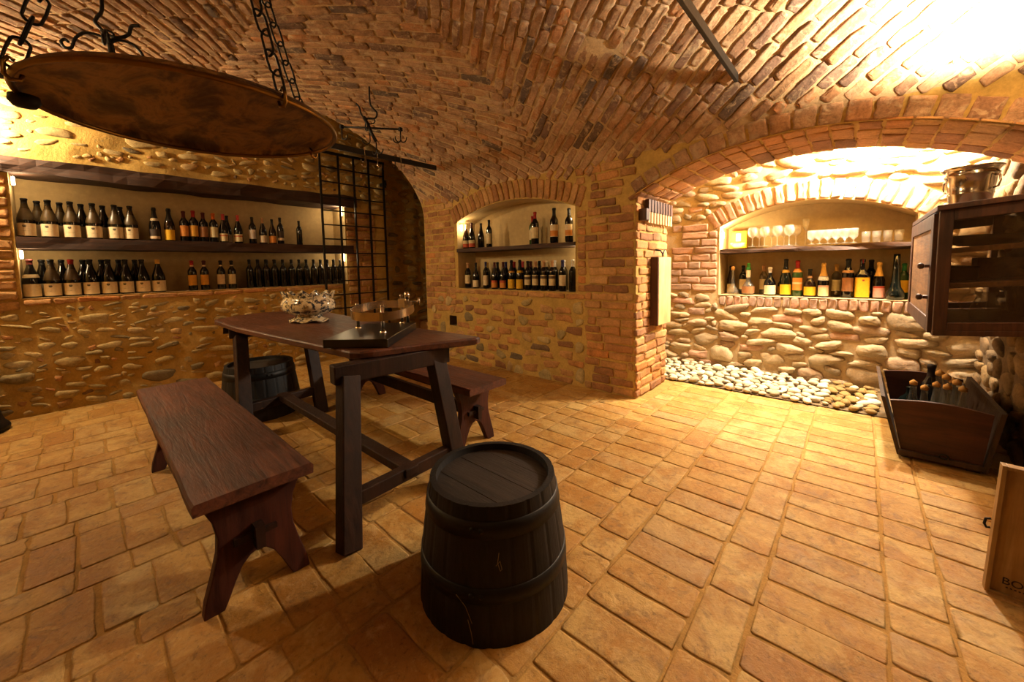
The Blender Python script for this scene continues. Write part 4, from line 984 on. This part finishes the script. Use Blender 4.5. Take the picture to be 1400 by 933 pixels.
# ------------------------------------------------------------------ benches
def bench(x0, x1, yc, w, zt, label, tx0, tx1):
    xc = (x0+x1)/2; L = x1-x0
    t = thing('bench', label, 'bench', (xc, yc, 0), 0, 'wooden trestle benches')
    m = MB(); N_ = 30; hw = w/2; V = []; F = []
    sec = lambda q: [(-hw+q[0], zt-.045), (hw+q[1], zt-.045), (hw+q[1]+.002, zt-.012), (hw-.006+q[1], zt-.002), (0, zt), (-hw+.006+q[0], zt-.002), (-hw-.002+q[0], zt-.012)]
    for i in range(N_+1):
        x = -L/2+L*i/N_; q = (.006*fbm(np.array([x*5]), np.array([yc]))[0], .006*fbm(np.array([x*5+30]), np.array([yc]))[0])
        V += [(x, y, z) for y, z in sec(q)]
    for i in range(N_):
        for k in range(7): F.append((i*7+k, i*7+(k+1) % 7, (i+1)*7+(k+1) % 7, (i+1)*7+k))
    F.append(tuple(range(7))[::-1]); F.append(tuple(N_*7+k for k in range(7)))
    m.add(V, F, 0, .5, False); m.build('seat', M['bench'], t)
    h = zt-.046
    half = [(.172, 0), (.165, .05), (.142, .13), (.122, .21), (.118, .27), (.128, .33), (.150, .38), (.158, h)]
    cut = [(.112, 0), (.098, .03), (.075, .085), (.05, .135), (.025, .160), (0, .168)]
    poly = [(-a, b) for a, b in half]+[(a, b) for a, b in half[::-1]]+[(a, b) for a, b in cut]+[(-a, b) for a, b in cut[::-1][1:]]
    for tx in (tx0, tx1):
        m = MB(); m.prism(poly, tx-xc-.021, tx-xc+.021, 0); o = m.build('trestle', M['trestle'], t)
        bv = o.modifiers.new('bevel', 'BEVEL'); bv.width = .004; bv.segments = 2; bv.limit_method = 'ANGLE'
        e = 1 if tx > xc else -1
        m = MB(); m.prism([(-.075, .225), (-.075, .253), (.06, .249), (.06, .233)], tx-xc+e*.034-.009, tx-xc+e*.034+.009, 0); m.build('wedge', M['leg'], t)
    m = MB(); m.box(((tx0+tx1)/2-xc, 0, .235), (abs(tx1-tx0)+.13, .030, .085)); m.build('rail', M['leg'], t)
    for s in (-1, 1):
        m = MB(); m.box(((tx0+tx1)/2-xc, s*.10, zt-.062), (abs(tx1-tx0)-.05, .024, .034)); m.build('apron', M['leg'], t)
bench(-3.45, -1.568, .368, .37, .45, 'long wooden bench on the near side of the table', -3.13, -1.645)
bench(-3.55, -1.745, 1.70, .325, .45, 'long wooden bench on the far side of the table', -3.36, -1.90)

# ------------------------------------------------------------------ barrels
def barrel(x, y, label, rb=.280, rt=.232, h=.437, rz=0):
    t = thing('barrel', label, 'barrel', (x, y, 0), rz, 'upturned black barrels')
    m = MB(); prof = []; R = lambda z: rb+(rt-rb)*(z/h)+.008*math.sin(PI*min(1, z/h*1.0))
    seg = 22*6; V = []; F = []; zs = [0, .012, .08, .15, .22, .29, .36, h-.006, h]
    for z in zs:
        for k in range(seg):
            a = 2*PI*k/seg; g = .0022 if k % 6 == 0 else 0; V.append(((R(z)-g)*math.cos(a), (R(z)-g)*math.sin(a), z))
    for i in range(len(zs)-1):
        for k in range(seg): F.append((i*seg+k, i*seg+(k+1) % seg, (i+1)*seg+(k+1) % seg, (i+1)*seg+k))
    o = len(V)
    for r, z in ((R(h)-.022, h), (R(h)-.026, h-.03)):
        for k in range(seg): a = 2*PI*k/seg; V.append((r*math.cos(a), r*math.sin(a), z))
    b0 = (len(zs)-1)*seg
    for k in range(seg):
        F.append((b0+k, b0+(k+1) % seg, o+(k+1) % seg, o+k)); F.append((o+k, o+(k+1) % seg, o+seg+(k+1) % seg, o+seg+k))
    m.add(V, F, 0, .5, False); m.build('staves', M['barrel'], t)
    m = MB(); r = R(h)-.024
    edges = [-r, -.11, .015, .12, r]
    for a, b in zip(edges[:-1], edges[1:]):                         # boards of the head
        pts = [(math.sqrt(max(r*r-y_*y_, 0)), y_) for y_ in np.linspace(a+.0012, b-.0012, 8)]
        poly = pts+[(-p, q) for p, q in pts[::-1]]; zz = h-.026+random.uniform(-.001, .001); m.prism(poly, zz-.015, zz, 2)
    m.build('head', M['barrel_head'], t)
    for z0, z1 in ((h-.098, h-.045), (.140, .190)):
        m = MB(); m.lathe([(R(z0)+.001, z0), (R(z0)+.0035, z0+.001), (R(z1)+.0035, z1-.001), (R(z1)+.0, z1)], 72); a = -1.0
        ro = m.build('hoop', M['hoop'], t)
        for da in (-.06, .06):
            m = MB(); rr = R((z0+z1)/2)+.005; m.lathe([(.009, 0), (.008, .003), (0, .0045)], 10)
            o = m.build('rivet', M['hoop'], ro); o.location = (rr*math.cos(a+da), rr*math.sin(a+da), (z0+z1)/2+.003); o.rotation_euler = (0, PI/2, a+da)
    return t
tb = barrel(-1.003, .985, 'upturned black barrel at the near end of the table')
m = MB()
def on_b(a, z): r = .280-.048*z/.437+.008*math.sin(PI*z/.43)+.003; return (r*math.cos(a), r*math.sin(a), z)
m.tube([on_b(-.72, .30), on_b(-.74, .27), on_b(-.71, .245), on_b(-.69, .25), on_b(-.71, .275), on_b(-.76, .262)], .0011, 5); m.build('twine_scrap', M['twine'], tb)
m = MB(); m.tube([on_b(-1.25, .16), on_b(-1.13, .13), on_b(-1.05, .08)], .001, 5); m.tube([on_b(-1.10, .09), on_b(-1.06, .05), on_b(-1.04, .015)], .001, 5); m.build('straw', M['twine'], tb)
barrel(-3.76, .955, 'upturned black barrel under the far end of the table', .29, .245, .43, 1.0)
# dark churn at the left edge
t = thing('wooden_churn', 'dark flared vessel at the left edge by the stone wall', 'churn', (-4.94, -.66, 0))
m = MB(); m.lathe([(0, 0), (.195, 0), (.20, .015), (.197, .05), (.178, .075), (.165, .12), (.148, .25), (.135, .42), (.128, .52), (.135, .54), (.12, .54), (.11, .5), (0, .5)], 36); m.build('vessel', M['barrel'], t)
m = MB(); m.lathe([(.200, .02), (.204, .022), (.204, .04), (.199, .045)], 36); m.build('base_ring', M['hoop'], t)

# ------------------------------------------------------------------ on the table
t = thing('jardiniere', 'cream and blue painted ceramic bowl with scalloped rim on the table', 'bowl', (-3.15, 1.15, TZ+.005), .8)
def oval_shell(prof, wave, seg=96, sx=1.0, sy=.72, nw=12):
    V = []; F = []
    for r, z, wv in prof:
        for k in range(seg):
            a = 2*PI*k/seg; w = wave*wv*math.cos(nw*a); V.append(((r+w*.3)*math.cos(a)*sx, (r+w*.3)*math.sin(a)*sy, z+w))
    for i in range(len(prof)-1):
        for k in range(seg): F.append((i*seg+k, i*seg+(k+1) % seg, (i+1)*seg+(k+1) % seg, (i+1)*seg+k))
    return V, F
m = MB(); V, F = oval_shell([(.02, .045, 0), (.09, .05, 0), (.160, .070, 0), (.194, .103, 0), (.200, .135, 0), (.186, .165, .1), (.165, .185, .3), (.170, .203, .8), (.184, .220, 1.3), (.178, .220, 1.3), (.158, .195, .4), (.165, .16, 0), (.175, .13, 0), (.14, .085, 0), (.02, .065, 0)], .012)
m.add(V, F); m.build('bowl_body', M['maiolica'], t)
m = MB(); V, F = oval_shell([(.095, .055, 0), (.10, .035, .2), (.125, .018, .6), (.145, .012, 1), (.143, .004, 1), (.12, .008, .6), (.09, .03, 0)], .008, nw=6); m.add(V, F); m.build('scrolled_foot', M['maiolica'], t)
for s in (-1, 1):
    m = MB(); m.tube([(s*.160, 0, .175), (s*.176, 0, .20), (s*.190, 0, .222), (s*.199, 0, .230), (s*.204, 0, .231)], [.020, .018, .013, .008, .003], 8); m.build('handle', M['maiolica'], t)
# ham holder: black base, steel posts, hoop and clamp screw
sc = (1.2-TZ-.045)/.35
Bq = [(-1.985*sc, .781*sc), (-1.731*sc, .992*sc), (-2.118*sc, 1.421*sc), (-2.372*sc, 1.21*sc)]
bc = np.mean(Bq, 0); t = thing('ham_stand', 'black lacquered carving stand with a steel hoop on posts, on the table', 'carving stand', (bc[0], bc[1], TZ))
L_ = [(x-bc[0], y-bc[1]) for x, y in Bq]
m = MB(); m.prism(L_, .001, .045, 2); o = m.build('base', M['black_gloss'], t); bv = o.modifiers.new('bevel', 'BEVEL'); bv.width = .003; bv.segments = 2
posts = [(-2.20*sc, 1.074*sc), (-1.931*sc, 1.082*sc), (-2.165*sc, 1.349*sc)]
for i, (x, y) in enumerate(posts):
    x, y = x-bc[0], y-bc[1]; hh = (.19, .195, .225)[i]
    m = MB(); m.tube([(x, y, .045), (x, y, hh)], .0095, 12); m.lathe([(.018, .045), (.018, .050), (.011, .056)], 16, c=(x, y, 0)); m.lathe([(.011, hh), (.009, hh+.006), (0, hh+.009)], 12, c=(x, y, 0)); m.build('post', M['steel'], t)
ax = np.array([L_[2][0]-L_[1][0], L_[2][1]-L_[1][1]]); ax /= np.linalg.norm(ax); pr = np.array([-ax[1], ax[0]])
ctr = np.array([-2.03-bc[0], 1.145-bc[1]])
def loop(th, k=1.0):
    c, s = math.cos(th), math.sin(th)
    return ctr+ax*.185*k*np.sign(c)*abs(c)**.8-pr*.165*k*np.sign(s)*abs(s)**.9
m = MB(); V = []; F = []; n = 64
for th in np.linspace(0, 2*PI, n, endpoint=False):
    a, b = loop(th), loop(th, .965); z = .140+.018*math.cos(th)
    V += [(a[0], a[1], z), (a[0], a[1], z+.046), (b[0], b[1], z+.046), (b[0], b[1], z)]
for i in range(n):
    for k in range(4): F.append((i*4+k, i*4+(k+1) % 4, ((i+1) % n)*4+(k+1) % 4, ((i+1) % n)*4+k))
m.add(V, F, 0, .5, False); m.build('hoop', M['steel'], t)
e = np.array([posts[2][0]+.035-bc[0], posts[2][1]+.02-bc[1]]); m = MB(); m.tube([(e[0], e[1], .05), (e[0], e[1], .205)], .011, 12); m.lathe([(0, .20), (.016, .205), (.019, .228), (.014, .248), (0, .252)], 14, c=(e[0], e[1], 0)); m.build('clamp_post', M['steel'], t)
m = MB(); d = np.array([.72, .69]); m.tube([(e[0], e[1], .185), (e[0]+d[0]*.075, e[1]+d[1]*.075, .187)], .006, 10); m.tube([(e[0]+d[0]*.075, e[1]+d[1]*.075, .165), (e[0]+d[0]*.075, e[1]+d[1]*.075, .21)], .006, 10); m.build('clamp_screw', M['steel'], t)
q = loop(.35, .96); m = MB(); m.box((q[0], q[1], .185), (.045, .012, .055), rot=Matrix.Rotation(.8, 3, 'Z'), bev=.002); m.build('plate', M['board'], t)

# ------------------------------------------------------------------ pillar side: board and slats
t = thing('hanging_board', 'pale wooden board with dark edge hung on the brick pillar', 'board', (XP+.015, 3.645, .63))
m = MB(); m.box((.055, .02, .315), (.03, .30, .63), bev=.004); m.build('board_face', M['board'], t)
m = MB(); m.box((.035, -.145, .315), (.07, .022, .63), bev=.003); m.box((.035, .17, .315), (.05, .022, .6), bev=.003); m.build('dark_edge', M['board_edge'], t)
m = MB(); m.tube([(.0, -.05, .70), (.05, -.05, .69), (.06, -.03, .665), (.05, 0, .64), (.04, .04, .66), (.05, .05, .70)], .007, 8); m.build('hook', M['iron'], t)
for i in range(9):
    y = 3.36+i*.066
    t = thing('hanging_lath', 'narrow lath with dark top and pale lower half, %s from corner on the pillar' % ORD[i], 'lath', (XP+.012, y, 1.565), 0, 'laths hanging in a row on the pillar')
    m = MB(); m.box((.03, 0, .145), (.035, .046, .11), rot=Matrix.Rotation(random.uniform(-.03, .03), 3, 'X'), bev=.003); m.build('upper_half', M['board_edge'], t)
    m = MB(); m.box((.028, 0, .045), (.03, .044, .10), bev=.003); m.build('lower_half', M['board'], t)
m = MB(); m.box((XP+.04, 3.285, 1.625), (.07, .07, .10), bev=.006); tag(m.build('lath_bracket', M['board_edge']), 'dark bracket at the corner of the pillar holding the row of laths', 'bracket')

# ------------------------------------------------------------------ wall cabinet
CX0, CX1, CY0, CY1, CZ0, CZ1 = .302, .725, 3.0, 4.25, .79, 1.475; SL = .085
def cz(x, z): return z+SL*(x-CX0)
t = thing('glazed_cabinet', 'dark wooden glazed cabinet hung on the right alcove wall', 'cabinet', (CX0, CY0, CZ0))
def cbox(name, mat, x0, x1, y0, y1, z0, z1, parent=None):
    m = MB(); V = []
    for x in (x0, x1):
        for y in (y0, y1):
            for z in (z0, z1): V.append((x-CX0, y-CY0, cz(x, z)-CZ0))
    m.add(V, [(0, 1, 3, 2), (4, 6, 7, 5), (0, 4, 5, 1), (2, 3, 7, 6), (0, 2, 6, 4), (1, 5, 7, 3)], 0, .5, False)
    o = m.build(name, mat, parent or t); bv = o.modifiers.new('bevel', 'BEVEL'); bv.width = .003; bv.segments = 2; return o
f = .05
cbox('top_board', M['cab'], CX0-.012, CX1, CY0-.012, CY1+.01, CZ1-.028, CZ1)
cbox('bottom_board', M['cab'], CX0, CX1, CY0, CY1, CZ0, CZ0+.028)
for x0, x1, y0, y1 in ((CX0, CX0+f, CY0, CY0+.04), (CX1-f, CX1, CY0, CY0+.04), (CX0, CX0+f, CY1-.04, CY1), (CX1-f, CX1, CY1-.04, CY1)):
    cbox('corner_post', M['cab'], x0, x1, y0, y1, CZ0+.028, CZ1-.028)
for y in (CY0, CY1-.03):
    cbox('side_rail', M['cab'], CX0+f, CX1-f, y, y+.03, CZ1-.085, CZ1-.028); cbox('side_rail', M['cab'], CX0+f, CX1-f, y, y+.03, CZ0+.028, CZ0+.07)
    cbox('side_pane', M['pane'], CX0+f-.004, CX1-f+.004, y+.012, y+.015, CZ0+.065, CZ1-.08)
for z in (CZ0+.245, CZ0+.43): cbox('shelf', M['cab_in'], CX0+.02, CX1-.01, CY0+.05, CY1-.05, z, z+.028)
dr = cbox('door', M['cab'], CX0-.016, CX0+.004, CY0+.05, CY0+.13, CZ0+.01, CZ1-.035)
for y0, y1, z0, z1 in ((CY1-.13, CY1-.03, CZ0+.01, CZ1-.035), (CY0+.13, CY1-.13, CZ1-.115, CZ1-.035), (CY0+.13, CY1-.13, CZ0+.01, CZ0+.09)):
    cbox('door_stile', M['cab'], CX0-.016, CX0+.004, y0, y1, z0, z1, dr).location = (0, 0, 0)
cbox('door_mesh', M['cab_in'], CX0-.009, CX0-.005, CY0+.12, CY1-.12, CZ0+.08, CZ1-.10, dr)
for z in (CZ0+.20, CZ0+.37):
    m = MB(); m.lathe([(0, 0), (.008, 0), (.008, .018), (.016, .024), (.017, .036), (.010, .044), (0, .045)], 14); V = m.v[0]; m.v[0] = np.stack([-V[:, 2], V[:, 1], V[:, 0]], 1); m.box((-.01, .0, 0), (.018, .06, .016))
    o = m.build('knob', M['cab'], dr); o.location = (-.018, .10, z-CZ0+.0)
# things kept in the cabinet
t = thing('baking_pan', 'dark round-bottomed pan on the upper shelf of the cabinet', 'pan', (CX0+.21, CY0+.40, cz(CX0+.21, CZ0+.430)+.03))
m = MB(); m.lathe([(0, 0), (.10, .0), (.15, .02), (.17, .055), (.165, .055), (.145, .025), (.095, .007), (0, .007)], 32, sx=.9, sy=1.5); m.build('pan_body', M['iron'], t)
t = thing('wooden_box', 'small brown wooden box with an arched hole on the middle shelf of the cabinet', 'box', (CX0+.28, CY0+.30, cz(CX0+.28, CZ0+.245)+.031))
m = MB(); ap = [(-.10, 0), (-.10, .10), (.10, .10), (.10, 0)]+[(.04*math.cos(a)+.03, .035*math.sin(a)+.015) for a in np.linspace(0, PI, 9)][:]
ap = [(-.10, 0), (-.10, .10), (.10, .10), (.10, 0), (.07, 0)]+[(.03+.04*math.cos(a), .015+.04*math.sin(a)) for a in np.linspace(0, PI, 9)]+[(-.01, 0)]
m.prism(ap, -.012, .0, 1); m.box((0, .13, .05), (.2, .01, .1)); m.box((-.095, .06, .05), (.01, .13, .1)); m.box((.095, .06, .05), (.01, .13, .1)); m.box((0, .06, .105), (.2, .15, .01)); m.build('case', M['cab_in'], t)
t = thing('metal_tin', 'dark oblong tin left of the wooden box in the cabinet', 'tin', (CX0+.12, CY0+.42, cz(CX0+.12, CZ0+.245)+.031))
m = MB(); m.box((0, 0, .035), (.13, .3, .07), bev=.01); m.build('tin_body', M['iron'], t); m = MB(); m.box((0, 0, .073), (.135, .305, .012), bev=.004); m.build('lid', M['hoop'], t)
t = thing('glass_jug', 'clear glass jug with a looped handle on the cabinet floor', 'jug', (CX0+.24, CY0+.42, cz(CX0+.24, CZ0+.028)+.003))
m = MB(); m.lathe([(0, 0), (.055, 0), (.062, .02), (.06, .07), (.045, .11), (.035, .14), (.045, .165), (.043, .165), (.033, .14), (.043, .11), (.057, .07), (.058, .022), (.05, .006), (0, .006)], 24); m.build('jug_body', M['glass'], t)
m = MB(); m.tube([(-.04, 0, .15), (-.08, 0, .14), (-.10, 0, .10), (-.085, 0, .06), (-.058, 0, .05)], .006, 8); m.build('handle', M['glass'], t)
# bucket on the cabinet
t = thing('ice_bucket', 'shiny silver ice bucket with flared rim on top of the cabinet', 'bucket', (.455, CY0+.42, cz(.455, CZ1)+.0095))
m = MB(); m.lathe([(0, 0), (.078, 0), (.082, .008), (.088, .06), (.091, .066), (.089, .072), (.098, .155), (.104, .162), (.108, .175), (.100, .182), (.112, .200), (.122, .208), (.120, .213), (.105, .205), (.096, .18), (.085, .06), (.075, .01), (0, .01)], 48); m.build('bucket_body', M['silver'], t)
for s in (2.5, 5.6):
    m = MB(); c, q = math.cos(s), math.sin(s); m.tube([(.100*c, .100*q, .155), (.118*c, .118*q, .15), (.122*c, .122*q, .12), (.114*c, .114*q, .09), (.095*c, .095*q, .085)], .005, 8); m.build('handle', M['silver'], t)

# ------------------------------------------------------------------ cradle with bottles
t = thing('cradle', 'dark wooden trough with flared sides holding clear bottles by the right wall', 'cradle', (.38, 3.24, 0))
FT, FB, D = [(-.208, .345), (.195, .345)], [(-.148, .035), (.165, .035)], .86
def quadbox(m, q, d):  # q: four corners, d thickness vector
    V = [np.array(p, float) for p in q]+[np.array(p, float)+np.array(d) for p in q]
    m.add(V, [(0, 1, 2, 3), (7, 6, 5, 4), (0, 1, 5, 4), (1, 2, 6, 5), (2, 3, 7, 6), (3, 0, 4, 7)], 0, .5, False)
m = MB(); arcp = [(-.208+.403*i/12, .345+.022*math.sin(PI*i/12)) for i in range(13)]
m.prism([FB[0]]+arcp+[FB[1]], .0, .02, 1); m.build('front_panel', M['cradle'], t)
m = MB(); m.prism([FB[0]]+arcp+[FB[1]], D-.02, D, 1); m.build('back_panel', M['cradle'], t)
m = MB(); quadbox(m, [(-.148, -.02, .02), (-.232, -.02, .365), (-.232, D+.02, .365), (-.148, D+.02, .02)], (-.02, 0, .004)); m.build('side_panel', M['cradle_dark'], t)
m = MB(); quadbox(m, [(.165, -.02, .02), (.215, -.02, .365), (.215, D+.02, .365), (.165, D+.02, .02)], (.02, 0, .004)); m.build('side_panel', M['cradle_dark'], t)
m = MB(); m.box((.008, D/2, .04), (.31, D, .02)); m.build('bottom', M['cradle_dark'], t)
m = MB(); m.box((.008, -.012, .042), (.34, .024, .03), bev=.003); m.build('foot_rail', M['cradle_dark'], t)
m = MB(); m.tube([(.02+.018*math.cos(a), -.028, .068+.014*math.sin(a)) for a in np.linspace(0, 2*PI, 14)], .004, 8, cap=False); m.build('ring_pull', M['iron'], t)
for s in (-1, 1):
    m = MB(); m.box((.008+s*.13, .05, .0125), (.05, .06, .025)); m.box((.008+s*.13, D-.05, .0125), (.05, .06, .025)); m.build('foot', M['cradle_dark'], t)
G = 'cork-stoppered clear bottles in the trough'
for i, (x, y, h) in enumerate(((.296, 3.62, .355), (.340, 3.545, .348), (.400, 3.63, .36), (.438, 3.555, .372), (.487, 3.64, .39), (.503, 3.565, .368), (.430, 3.80, .405), (.452, 3.722, .40), (.490, 3.80, .365), (.512, 3.705, .36))):
    w = '%s from left in its front rows' % ORD[i] if i < 6 else '%s from left in its back rows' % ORD[i-6]
    bottle('cider', (x, y, .052), 0, 'glass_grey', None, 'c_white' if i == 9 else 'c_cork', 'clear stoppered bottle in the wooden trough, '+w, G, name='clear_bottle', scale=h/.262)
bottle('bord', (.405, 3.24+.70, .052), 0, 'g_black', None, 'c_dark', 'dark bottle rising behind the corked ones in the wooden trough', G, scale=1.28)
t = thing('demijohn', 'dark squat demijohn lying in shade at the left of the wooden trough', 'bottle', (.30, 3.24+.60, .052))
m = MB(); m.lathe([(0, 0), (.055, 0), (.066, .02), (.066, .13), (.05, .17), (.022, .20), (.018, .24), (.021, .25), (0, .252)], 28); m.build('bottle_body', M['g_teal'], t)

# ------------------------------------------------------------------ wine case
t = thing('wine_case', 'upright pale wooden wine case with printed lid at the right edge', 'crate', (.380, 2.10, 0))
t.rotation_euler.y = .04
W, Hh = .32, .475
m = MB(); m.box((W/2, .016, Hh/2), (W-.02, .010, Hh-.02)); m.build('lid', M['pine'], t)
for c, d in (((.006, .018, Hh/2), (.012, .036, Hh)), ((W-.006, .018, Hh/2), (.012, .036, Hh)), ((W/2, .018, Hh-.006), (W-.024, .036, .012)), ((W/2, .018, .006), (W-.024, .036, .012))):
    m = MB(); m.box(c, d, bev=.0015); m.build('edge_board', M['pine'], t)
m = MB(); m.tube([(-.004, .02, .265), (-.016, .02, .26), (-.018, .02, .24), (-.012, .02, .228), (-.003, .02, .232)], .004, 6); m.build('latch', M['iron'], t)
def text(s, size, loc, rot, mat, parent):
    cu = bpy.data.curves.new('lettering', 'FONT'); cu.body = s; cu.size = size; cu.extrude = .0004
    o = bpy.data.objects.new('tmp_text', cu); COL.objects.link(o)
    bpy.context.view_layer.update(); me = bpy.data.meshes.new_from_object(o.evaluated_get(bpy.context.evaluated_depsgraph_get())); bpy.data.objects.remove(o)
    me.materials.clear(); me.materials.append(mat); q = link('lettering', me, parent, loc); q.rotation_euler = rot; return q
text('BORTO', .036, (.036, .0102, .045), (PI/2, 0, 0), M['c_dark'], t)
m = MB()
for k in range(9): m.box((.050+k*.0095, .0106, .035), (.005, .001, .004))
for z in (.118, .30): m.box((.145, .0106, z), (.002, .001, .001))
m.box((.118, .0106, .22), (.0015, .001, .22)); m.build('lettering', M['c_dark'], t)

# ------------------------------------------------------------------ pebbles along the alcove wall
PB = []
for k in range(8):
    bm = bmesh.new(); bmesh.ops.create_icosphere(bm, subdivisions=3, radius=1)
    ph = RNG.rand(6)*9
    for v in bm.verts:
        c = v.co.copy(); w = 1+.10*math.sin(2*c.x+ph[0])+.09*math.sin(2.4*c.y+ph[1])+.05*math.sin(4*c.z+ph[2]+3*c.x); v.co = c*w
    me = bpy.data.meshes.new('pebble'); bm.to_mesh(me); bm.free(); me.materials.append(M['pebble'])
    at = me.attributes.new('rnd', 'FLOAT', 'POINT'); at.data.foreach_set('value', np.full(len(me.vertices), k/7, np.float32))
    me.polygons.foreach_set('use_smooth', np.ones(len(me.polygons), bool)); PB.append(me)
m = MB(); grid_base(m, plane((-2.25, 3.97, .012), (1, 0, 0), (0, 1, 0), (0, 0, 1)), 0, 2.95, 0, .75, .05, [], .01)
struct(m.build('floor_gravel_bed', [M['mortar_dark']]))
placed = []; cnt = 0; tries = 0
while cnt < 240 and tries < 30000:
    tries += 1
    a = random.uniform(.032, .056); b = a*random.uniform(.62, .9); h = a*random.uniform(.4, .6)
    x = random.uniform(-2.1, .14); y = random.uniform(3.985, 4.66)
    if x < -1.72: continue
    r = (a+b)/2
    if any((x-p)**2+(y-q)**2 < ((r+s)*.93)**2 for p, q, s in placed): continue
    placed.append((x, y, r)); cnt += 1
    o = link('pebble', random.choice(PB), None, (x, y, .016+h*.7+.045*max(0, (y-4.2))))
    o.scale = (a, b, h); o.rotation_euler = (random.uniform(-.25, .25), random.uniform(-.25, .25), random.uniform(0, 3.1))
    is_brown = x > -.16 and random.random() < .7  # most stones near the trough take the brown material
    if is_brown: mset(o, M['pebble_brown']); tag(o, 'brownish river pebble at the trough end of the pebble strip', 'pebble', 'brown pebbles by the trough')
    else: tag(o, 'smooth pale river pebble in the strip along the alcove wall', 'pebble', 'pale pebbles along the alcove wall')

# ------------------------------------------------------------------ light
def light(kind, loc, energy, col, size=.1, target=None, angle=None, blend=.5, sy=None):
    L = bpy.data.lights.new('room_light', kind); L.energy = energy; L.color = col
    if kind == 'AREA':
        L.size = size
        if sy: L.shape = 'RECTANGLE'; L.size_y = sy
    else: L.shadow_soft_size = size
    if kind == 'SPOT': L.spot_size = angle; L.spot_blend = blend
    o = bpy.data.objects.new('room_light', L); COL.objects.link(o); o.location = loc
    if target is not None: o.rotation_euler = (Vector(target)-Vector(loc)).to_track_quat('-Z', 'Y').to_euler()
    return o
WARM, WARM2 = (1, .74, .39), (1, .68, .31)
light('POINT', (-.02, 4.50, 2.26), 360, (1, .90, .74), .06)                                 # lamp over the alcove, behind the arch
light('POINT', (.52, 4.50, 2.22), 110, (1, .86, .64), .05)                                   # added fill over the alcove, lightens the wall behind the cabinet
light('SPOT', (-.75, 4.15, 2.45), 470, (1, .84, .60), .05, (-.95, 3.8, 0), math.radians(86), .9)
light('SPOT', (.46, 2.66, 2.10), 400, (1, .86, .64), .05, (.36, 2.80, 3.0), math.radians(160), .6)   # uplighter high on the right wall
light('SPOT', (.55, 2.2, 2.2), 45, WARM, .06, (-.35, 1.75, 0), math.radians(52), .8)        # its downward beam
light('POINT', (.62, 2.62, 2.0), 10, WARM, .05)
light('POINT', (-5.03, -.62, 2.44), 150, (1, .79, .48), .06)                                 # wall lamp high on the left wall
light('POINT', (.30, -.6, 2.30), 7, WARM2, .15)                                             # added soft fill behind the viewer, no fixture there
light('SPOT', (-3.2, -1.2, 2.30), 170, WARM2, .12, (-3.3, 3.2, 1.0), math.radians(84), .7)  # added fill spot from the front side, brightens the middle wall
light('POINT', (-3.2, -1.1, 2.25), 8, WARM2, .15)  # added weak fill next to that spot
w = bpy.data.worlds.new('World'); bpy.context.scene.world = w; w.use_nodes = True
w.node_tree.nodes['Background'].inputs[0].default_value = (.05, .03, .015, 1); w.node_tree.nodes['Background'].inputs[1].default_value = .15

# ------------------------------------------------------------------ camera
cam = bpy.data.cameras.new('Camera'); co = bpy.data.objects.new('Camera', cam); COL.objects.link(co)
yaw, pitch, roll = [math.radians(v) for v in (42.006, 4.412, -1.057)]
fw = Vector((-math.sin(yaw)*math.cos(pitch), math.cos(yaw)*math.cos(pitch), -math.sin(pitch)))
r = Vector((math.cos(yaw), math.sin(yaw), 0)); u = r.cross(fw)
r, u = r*math.cos(roll)+u*math.sin(roll), u*math.cos(roll)-r*math.sin(roll)
co.matrix_world = Matrix(((r.x, u.x, -fw.x, 0), (r.y, u.y, -fw.y, 0), (r.z, u.z, -fw.z, 1.2), (0, 0, 0, 1)))
cam.sensor_fit = 'HORIZONTAL'; cam.sensor_width = 36; cam.lens = 527.09/1400*36; cam.shift_y = -61.48/1400; cam.clip_start = .02
S = bpy.context.scene; S.camera = co
S.view_settings.view_transform = 'Standard'; S.view_settings.look = 'None'; S.view_settings.gamma = 1; S.view_settings.exposure = .15
S.cycles.use_denoising = True
S.cycles.max_bounces = 10; S.cycles.transparent_max_bounces = 12; S.cycles.sample_clamp_indirect = 6
